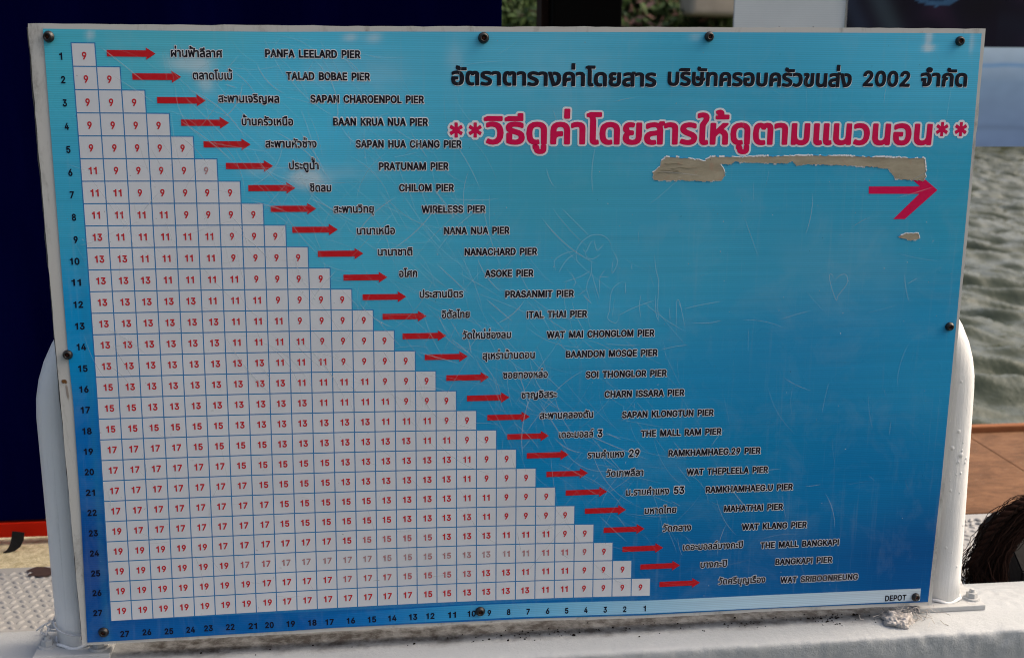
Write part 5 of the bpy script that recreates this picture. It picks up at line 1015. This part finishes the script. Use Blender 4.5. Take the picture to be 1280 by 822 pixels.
# ------------------------------------------------------------------ navy board behind, strap
nb = empty("navy_board", (-0.6, 0.64, -0.1))
tag(nb, "tall plain navy blue board with a red band along its foot", "board")
NAVX = 0.550+0.6
V = []
bm = bmesh.new()
zb = lambda x: 0.022 - 0.011*max(0, min(1, (x-(-0.3+0.6))/0.3))
box_bm(bm, -1.9, NAVX, 0.0, 0.025, 0.040, 1.7, 0.002); bm_obj("panel", bm, NAVY, nb)
V = [(-1.9, -0.004, 0.040), (0.35, -0.004, 0.036), (NAVX, -0.004, 0.034), (NAVX, -0.004, 0.006), (0.35, -0.004, 0.011), (-1.9, -0.004, 0.020)]
V2 = [(x, 0.027, z) for x, y, z in V]
pydata("red_band", V+V2, [(5, 4, 1, 0), (4, 3, 2, 1), (11, 6, 7, 10), (10, 7, 8, 9), (0, 1, 7, 6), (1, 2, 8, 7), (2, 3, 9, 8), (3, 4, 10, 9), (4, 5, 11, 10), (5, 0, 6, 11)], RED_BAND, nb)
prof = [(-0.277, 0.612, -0.070, 0.0100), (-0.279, 0.611, -0.082, 0.0100), (-0.2825, 0.609, -0.091, 0.0090), (-0.288, 0.607, -0.097, 0.0062), (-0.295, 0.605, -0.1015, 0.0030), (-0.302, 0.604, -0.1035, 0.0008)]
V = []; F = []
for i, (x, y, z, w_) in enumerate(prof):
    a = prof[max(i-1, 0)]; b = prof[min(i+1, len(prof)-1)]
    t = Vector((b[0]-a[0], b[2]-a[2])).normalized(); q = Vector((-t.y, t.x))
    for s_, dy in ((-1, -0.001), (1, -0.001), (1, 0.001), (-1, 0.001)): V.append((x+q.x*w_*s_, y+dy, z+q.y*w_*s_))
n = len(prof)
for i in range(n-1):
    for k in range(4): F.append((4*i+k, 4*i+(k+1) % 4, 4*i+4+(k+1) % 4, 4*i+4+k))
F += [(0, 3, 2, 1), (4*n-4, 4*n-3, 4*n-2, 4*n-1)]
tag(pydata("rubber_strap", V, F, STRAP), "black curved strap end hanging below the navy board's red band", "strap")

# ------------------------------------------------------------------ mooring bollard with coir rope
bo = empty("mooring_bollard", (1.358, 0.25, -0.104))
tag(bo, "black angular iron bollard behind the ledge at the right edge", "bollard")
V = [(-0.066, -0.07, 0.0), (0.10, -0.07, 0.0), (0.10, 0.08, 0.0), (-0.066, 0.08, 0.0),
     (-0.070, -0.075, 0.08), (0.10, -0.075, 0.055), (0.10, 0.08, 0.08), (-0.070, 0.06, 0.10),
     (-0.074, -0.03, 0.120), (0.03, -0.06, 0.082), (0.10, 0.07, 0.095), (-0.045, 0.06, 0.124)]
F = [(0, 1, 5, 4), (1, 2, 6, 5), (2, 3, 7, 6), (3, 0, 4, 7), (3, 2, 1, 0), (4, 5, 9, 8), (5, 6, 10, 9), (6, 7, 11, 10), (7, 4, 8, 11), (8, 9, 10, 11)]
bm = bmesh.new(); vs = [bm.verts.new(v) for v in V]
for f in F: bm.faces.new([vs[i] for i in f])
bmesh.ops.recalc_face_normals(bm, faces=bm.faces[:]); bmesh.ops.bevel(bm, geom=bm.edges[:], offset=0.002, segments=2, affect='EDGES')
bm_obj("body", bm, IRON, bo)
box("cross_pin", -0.02, 0.16, -0.088, -0.072, 0.062, 0.078, IRON, bo, 0.002)
def strands(name, paths, mat, parent, seed, label=None):
    rr = random.Random(seed); V = []; F = []
    for (ctrl, spread, count, r) in paths:
        for k in range(count):
            o1 = Vector((rr.gauss(0, 1), rr.gauss(0, 1), rr.gauss(0, 1)))*spread; ph = rr.uniform(0, 6.28); pts = []
            c3 = [Vector(c) for c in ctrl]
            m = (len(c3)-1)*6
            cut = m - int(abs(rr.gauss(0, 2.2)))
            for i in range(max(6, cut)+1):
                t = i/6; q = min(int(t), len(c3)-2); u = t-q
                p0 = c3[max(q-1, 0)]; p1 = c3[q]; p2 = c3[q+1]; p3 = c3[min(q+2, len(c3)-1)]
                p = 0.5*(2*p1+(-p0+p2)*u+(2*p0-5*p1+4*p2-p3)*u*u+(-p0+3*p1-3*p2+p3)*u**3)
                e = 1+max(0, (i-m*0.75)/(m*0.25))*0.7
                p = p + o1*e + Vector((math.sin(i*0.9+ph), math.cos(i*0.9+ph), math.sin(i*0.7+ph)))*spread*0.18 + Vector((rr.gauss(0, 1), rr.gauss(0, 1), rr.gauss(0, 1)))*0.0005
                pts.append(p)
            v, f = tube(None, pts, [r*rr.uniform(0.6, 1.2)]*len(pts), None, None, 4); b = len(V); V += v; F += [tuple(j+b for j in g) for g in f]
    return pydata(name, V, F, mat, parent, True)
rope = empty("coir_rope", (1.27, 0.19, -0.1))
tag(rope, "frayed dark brown coir rope wrapped over the black bollard", "rope")
B0 = Vector((1.281, 0.19, -0.081))
def rl(L): return [tuple(Vector(p)-B0) for p in L]
outer = rl([(1.40, 0.16, 0.112), (1.332, 0.155, 0.112), (1.292, 0.155, 0.108), (1.262, 0.155, 0.094), (1.238, 0.155, 0.068), (1.222, 0.155, 0.038), (1.213, 0.155, 0.012), (1.222, 0.150, -0.012)])
mid = rl([(1.40, 0.145, 0.080), (1.330, 0.148, 0.082), (1.290, 0.148, 0.080), (1.262, 0.148, 0.066), (1.246, 0.148, 0.040), (1.240, 0.148, 0.010), (1.246, 0.148, -0.030)])
strands("dark_fibres", [(outer, 0.0088, 170, 0.0006), (mid, 0.0060, 90, 0.0006)], ROPE_D, rope, 5)
strands("brown_fibres", [(outer, 0.0078, 60, 0.0007), ([tuple(Vector(p)+Vector((0, -0.006, 0.006))) for p in mid], 0.0045, 70, 0.0007)], ROPE, rope, 8)
def laid(name, ctrl, rad, nyarn, turns, yr, mat, parent, jitter):
    rr = random.Random(jitter); V = []; F = []
    P = []
    c3 = [Vector(c) for c in ctrl]
    for q in range(len(c3)-1):
        p0 = c3[max(q-1, 0)]; p1 = c3[q]; p2 = c3[q+1]; p3 = c3[min(q+2, len(c3)-1)]
        for j in range(10):
            u = j/10; P.append(0.5*(2*p1+(-p0+p2)*u+(2*p0-5*p1+4*p2-p3)*u*u+(-p0+3*p1-3*p2+p3)*u**3))
    P.append(c3[-1]); n = len(P)
    for y_ in range(nyarn):
        pts = []; rads = []
        for i, p in enumerate(P):
            t = (P[min(i+1, n-1)]-P[max(i-1, 0)]).normalized(); a = Vector((0, 1, 0)); u = (a-t*a.dot(t)).normalized(); w_ = t.cross(u)
            ph = 2*math.pi*(y_/nyarn + turns*i/n); fl_ = 1+0.35*max(0, i/n-0.8)/0.2
            pts.append(p+(u*math.cos(ph)+w_*math.sin(ph))*rad*fl_+Vector((rr.gauss(0, 1), rr.gauss(0, 1), rr.gauss(0, 1)))*0.0004)
            rads.append(yr*(1+0.12*math.sin(i*1.7+y_))*(1-0.5*max(0, i/n-0.9)/0.1))
        v, f = tube(None, pts, rads, None, None, 7); b = len(V); V += v; F += [tuple(j+b for j in g) for g in f]
    return pydata(name, V, F, mat, parent, True)
for dy, dz, m_, j_ in ((0.0, 0.0, ROPE_D, 1), (0.004, -0.012, ROPE_D, 2), (-0.004, 0.011, ROPE, 3)):
    laid("yarn", [tuple(Vector(p)+Vector((0.35*-dz, dy, dz))) for p in outer], 0.0042, 3, 6.5, 0.0036, m_, rope, j_)
laid("yarn", mid, 0.0040, 3, 5.0, 0.0034, ROPE_D, rope, 6)
laid("yarn", [tuple(Vector(p)+Vector((0.011, -0.003, 0.002))) for p in mid], 0.0036, 3, 5.0, 0.0032, ROPE, rope, 7)
hair = []
rr = random.Random(15)
for k in range(130):
    t = rr.random(); i = rr.randrange(1, 7); p = Vector(outer[i]).lerp(Vector(outer[min(i+1, 7)]), t)
    d = Vector((-0.6+rr.gauss(0, .5), rr.gauss(-0.2, .4), rr.gauss(0.15 if i < 4 else -0.7, .5))).normalized()
    L = abs(rr.gauss(0.011, 0.006)); hair.append(([tuple(p+Vector((rr.gauss(0, .006),)*3)), tuple(p+d*L*0.5), tuple(p+d*L+Vector((0, 0, -0.003)))], 0.001, 1, 0.0004))
strands("loose_hairs", hair, ROPE_D, rope, 2)
strands("loose_hairs", [(rl([(1.222, 0.15, -0.004), (1.212, 0.146, -0.020), (1.206, 0.144, -0.040)]), 0.0004, 3, 0.0007)], ROPE_D, rope, 3)
tgo = box("red_tag", -0.008, 0.014, -0.002, 0.002, -0.006, 0.006, TAG, None, 0.001); tgo.location = (1.298, 0.128, 0.070); tgo.rotation_euler = (0.2, 0.3, 0.1)
tag(tgo, "small red tag tied on the coir rope at the right edge", "tag")

# ------------------------------------------------------------------ posts, grey sheet and photo board behind
post = empty("black_post", (0.789, 1.2, -1.2)); tag(post, "thick black mooring post standing in the water behind the sign", "post")
box("shaft", -0.073, 0.073, -0.06, 0.08, 0.0, 3.4, BLACK, post, 0.004)
box("side_batten", -0.091, -0.0745, -0.02, 0.05, 0.0, 3.4, WOOD, post, 0.002)
st = empty("notice_stand", (1.12, 0.9, -0.1)); tag(st, "timber stand on the deck carrying a ribbed grey plastic sheet", "stand")
box("leg", -0.055, -0.015, 0.02, 0.06, 0.0, 1.75, WOOD, st, 0.002)
box("leg", 0.085, 0.125, 0.02, 0.06, 0.0, 1.75, WOOD, st, 0.002)
box("grey_sheet", 1.0275-1.12, 1.2495-1.12, 0.0, 0.006, 0.62, 1.55, GREY_PANEL, st, 0.001)
for k, (xx, zz) in enumerate(((1.118, 0.789), (1.186, 0.790))):
    lathe("rivet", [(0.0, 0.0), (0.0018, 0.0), (0.0014, 0.0010), (0.0, 0.0012)], SCREW_M, st, (xx-1.12, -0.0005, zz+0.1-0.006), 8)

pb = empty("photo_board", (1.60, 0.9, -0.1)); tag(pb, "hanging photographic poster, dark figures above a pale blue water strip", "poster")
nx, nz = 150, 190; x0, x1, z0, z1 = 1.2515, 2.25, 0.556, 1.30
V = []; C = []
for j in range(nz+1):
    z = z0+(z1-z0)*j/nz
    for i in range(nx+1):
        x = x0+(x1-x0)*i/nx; V.append((x-1.60, -0.0035, z+0.1))
        n1 = noise.noise((x*14, z*14, 0)); n2 = noise.noise((x*4, z*18, 5)); n3 = noise.noise((x*40, z*60, 2))
        line = 0.7485+0.0015*n1
        if z > line:
            c = np.array([0.004, 0.003, 0.012])*(1+0.8*n1)
            c += max(0, n1-0.1)*np.array([0.02, 0.006, 0.012])
            d = abs((x-1.335)+(z-0.80)*0.55)/0.028                       # muted green-grey sleeve
            if z > 0.755: c = c+np.array([0.020, 0.034, 0.040])*math.exp(-d*d*1.4)
            d = abs((x-1.272)+(z-0.80)*0.5)/0.02
            c = c+np.array([0.010, 0.018, 0.030])*math.exp(-d*d)
            e = ((x-1.432)/0.052)**2+((z-0.856)/0.030)**2                  # hem of a blue shirt
            if e < 1: c = np.array([0.030, 0.085, 0.17])*(1.0+0.5*n3+0.3*n1) if e > 0.45 else np.array([0.014, 0.045, 0.10])*(1+0.6*n3)
            if x > 1.56: c = c+np.array([0.004, 0.012, 0.020])*max(0, n2)
            if z > 0.9: c = c+np.array([0.03, 0.03, 0.035])*max(0, n2+n1)
        else:
            t = (line-z)/(line-z0)
            a = srgb((140, 158, 172)); b = srgb((104, 126, 150)); d_ = srgb((88, 108, 138))
            c = (a*(1-t/0.35)+b*(t/0.35)) if t < 0.35 else (b*(1-(t-0.35)/0.65)+d_*(t-0.35)/0.65)
            c = c*1.75*(1+0.12*n2+0.05*n3)
            w = math.exp(-((t-0.17-0.03*n1)/0.022)**2); c = c*(1-0.6*w)+srgb((70, 125, 175))*1.4*0.6*w
            w = math.exp(-((t-0.80-0.10*(x-1.5)-0.02*n1)/0.03)**2); c = c*(1-0.18*w)
        C.append(np.clip(c, 0.0005, 1))
idx = np.arange((nx+1)*(nz+1)).reshape(nz+1, nx+1)
Fq = np.stack([idx[:-1, :-1], idx[:-1, 1:], idx[1:, 1:], idx[1:, :-1]], -1).reshape(-1, 4)
me = bpy.data.meshes.new("print"); me.from_pydata(V, [], Fq.tolist())
ca = me.color_attributes.new("tint", 'FLOAT_COLOR', 'POINT'); ca.data.foreach_set("color", np.c_[np.array(C), np.ones(len(C))].astype(np.float32).ravel())
_t = NT("photo_print"); _a = _t.n("ShaderNodeVertexColor"); _a.layer_name = "tint"; _t.base(_a.outputs[0]); _t.set(0.5, 0.12)
link_mesh("print", me, _t.m, pb)
box("backing", x0-1.60, x1-1.60, 0.0-0.003, 0.004, z0+0.1, z1+0.1, BACKING, pb, 0.0)
box("leg", 2.05-1.60, 2.09-1.60, 0.006, 0.046, 0.0, 1.5, WOOD, pb, 0.002)

# ------------------------------------------------------------------ canal water and far bank
def wave(x, y):
    z = 0*x
    r = np.random.default_rng(3)
    for k in range(26):
        lam = 0.11*(9 ** r.random()); th = math.radians(r.normal(57, 18)); ph = r.uniform(0, 6.28)
        kx, ky = 2*math.pi/lam*math.cos(th), 2*math.pi/lam*math.sin(th)
        s = np.sin(kx*x+ky*y+ph + 0.8*np.sin(kx*0.31*y-ky*0.27*x+ph*3))
        z = z + 0.0065*lam**0.95*(0.8-np.abs(s))*2.0 + 0.0150*lam**0.95*s
    for k in range(24):
        lam = r.uniform(0.05, 0.14); th = math.radians(r.normal(60, 35)); ph = r.uniform(0, 6.28)
        z = z + 0.0035*lam*np.sin(2*math.pi/lam*(math.cos(th)*x+math.sin(th)*y)+ph)
    return z
xs = np.concatenate([np.linspace(-60, 0.8, 50), np.linspace(0.9, 11, 330), np.linspace(11.4, 90, 60)])
ys = np.concatenate([np.linspace(-30, 1.0, 12), np.linspace(1.03, 6, 260), np.linspace(6.03, 17.5, 300)])
X, Y = np.meshgrid(xs, ys); Z = -0.62 + wave(X, Y)
idx = np.arange(X.size).reshape(X.shape)
Fq = np.stack([idx[:-1, :-1], idx[:-1, 1:], idx[1:, 1:], idx[1:, :-1]], -1).reshape(-1, 4)
me = bpy.data.meshes.new("canal_water"); me.from_pydata(np.c_[X.ravel(), Y.ravel(), Z.ravel()].tolist(), [], Fq.tolist())
o = link_mesh("canal_water", me, WATER, None, True); tag(o, "rippled grey green canal water", kind="structure")

V = []; F = []
gx = np.linspace(-45, 75, 241); gz = [(17.0, -1.0), (17.1, -0.4), (17.3, 0.2), (17.5, 0.9), (17.9, 1.5), (18.8, 2.0), (21, 2.4), (30, 2.6), (90, 2.8)]
for x in gx:
    for k, (y, z) in enumerate(gz): V.append((x, y+0.25*noise.noise((x*0.9, k, 0)), z+0.15*noise.noise((x*1.3, k*1.7, 4))))
m = len(gz)
for i in range(len(gx)-1):
    for k in range(m-1): F.append((i*m+k, (i+1)*m+k, (i+1)*m+k+1, i*m+k+1))
tag(pydata("far_bank", V, F, SOIL, None, True), "earth bank across the canal", kind="structure")
def leaf_mass(name, n, xr, mats, seed):
    r = np.random.default_rng(seed); V = []; F = []; M = []
    # clusters
    nc = n//45
    for c in range(nc):
        cx = r.uniform(*xr); top = 1.7+0.9*noise.noise((cx*0.5, 1, 2)); cz = r.uniform(0.35, max(0.8, top)); cy = 17.0+0.35*cz+r.uniform(-0.25, 0.35); s = r.uniform(0.10, 0.28)
        mi = int(r.choice([0, 1, 2], p=[0.30, 0.56, 0.14]))
        if cz < 1.02: mi = 0 if r.random() < 0.8 else mi  # low clusters mostly dark: shade at the foot of the bushes, put into colour
        for k in range(45):
            p = Vector((cx, cy, cz))+Vector(r.normal(0, s, 3)); a = Vector(r.normal(0, 1, 3)).normalized(); b = a.orthogonal().normalized(); l = r.uniform(0.05, 0.11)
            q = len(V); V += [p-a*l, p+b*l*0.5, p+a*l, p-b*l*0.5]; F.append((q, q+1, q+2, q+3)); M.append(mi)
    return pydata(name, V, F, mats, None, False, M)
o = leaf_mass("bank_foliage", 26000, (0.5, 9.5), LEAVES, 5); tag(o, "blurred mass of low bushes and dry plants along the far bank", kind="stuff")
o = leaf_mass("bank_foliage", 16000, (9.5, 34), LEAVES, 6); tag(o, "blurred mass of low bushes and dry plants along the far bank", kind="stuff")
bm = bmesh.new(); box_bm(bm, -0.42, 0.62, -0.4, 0.3, -0.14, 0.5, 0.09, 3)
for v in bm.verts: v.co += Vector((0.04*noise.noise(v.co*3), 0.0, 0.05*noise.noise(v.co*4+Vector((2, 0, 0)))))
o = bm_obj("concrete_block", bm, SLAB, None, True); o.location = (5.65, 16.75, 1.45)
tag(o, "pale rounded concrete block on the far bank, seen above the board's top edge", "block")
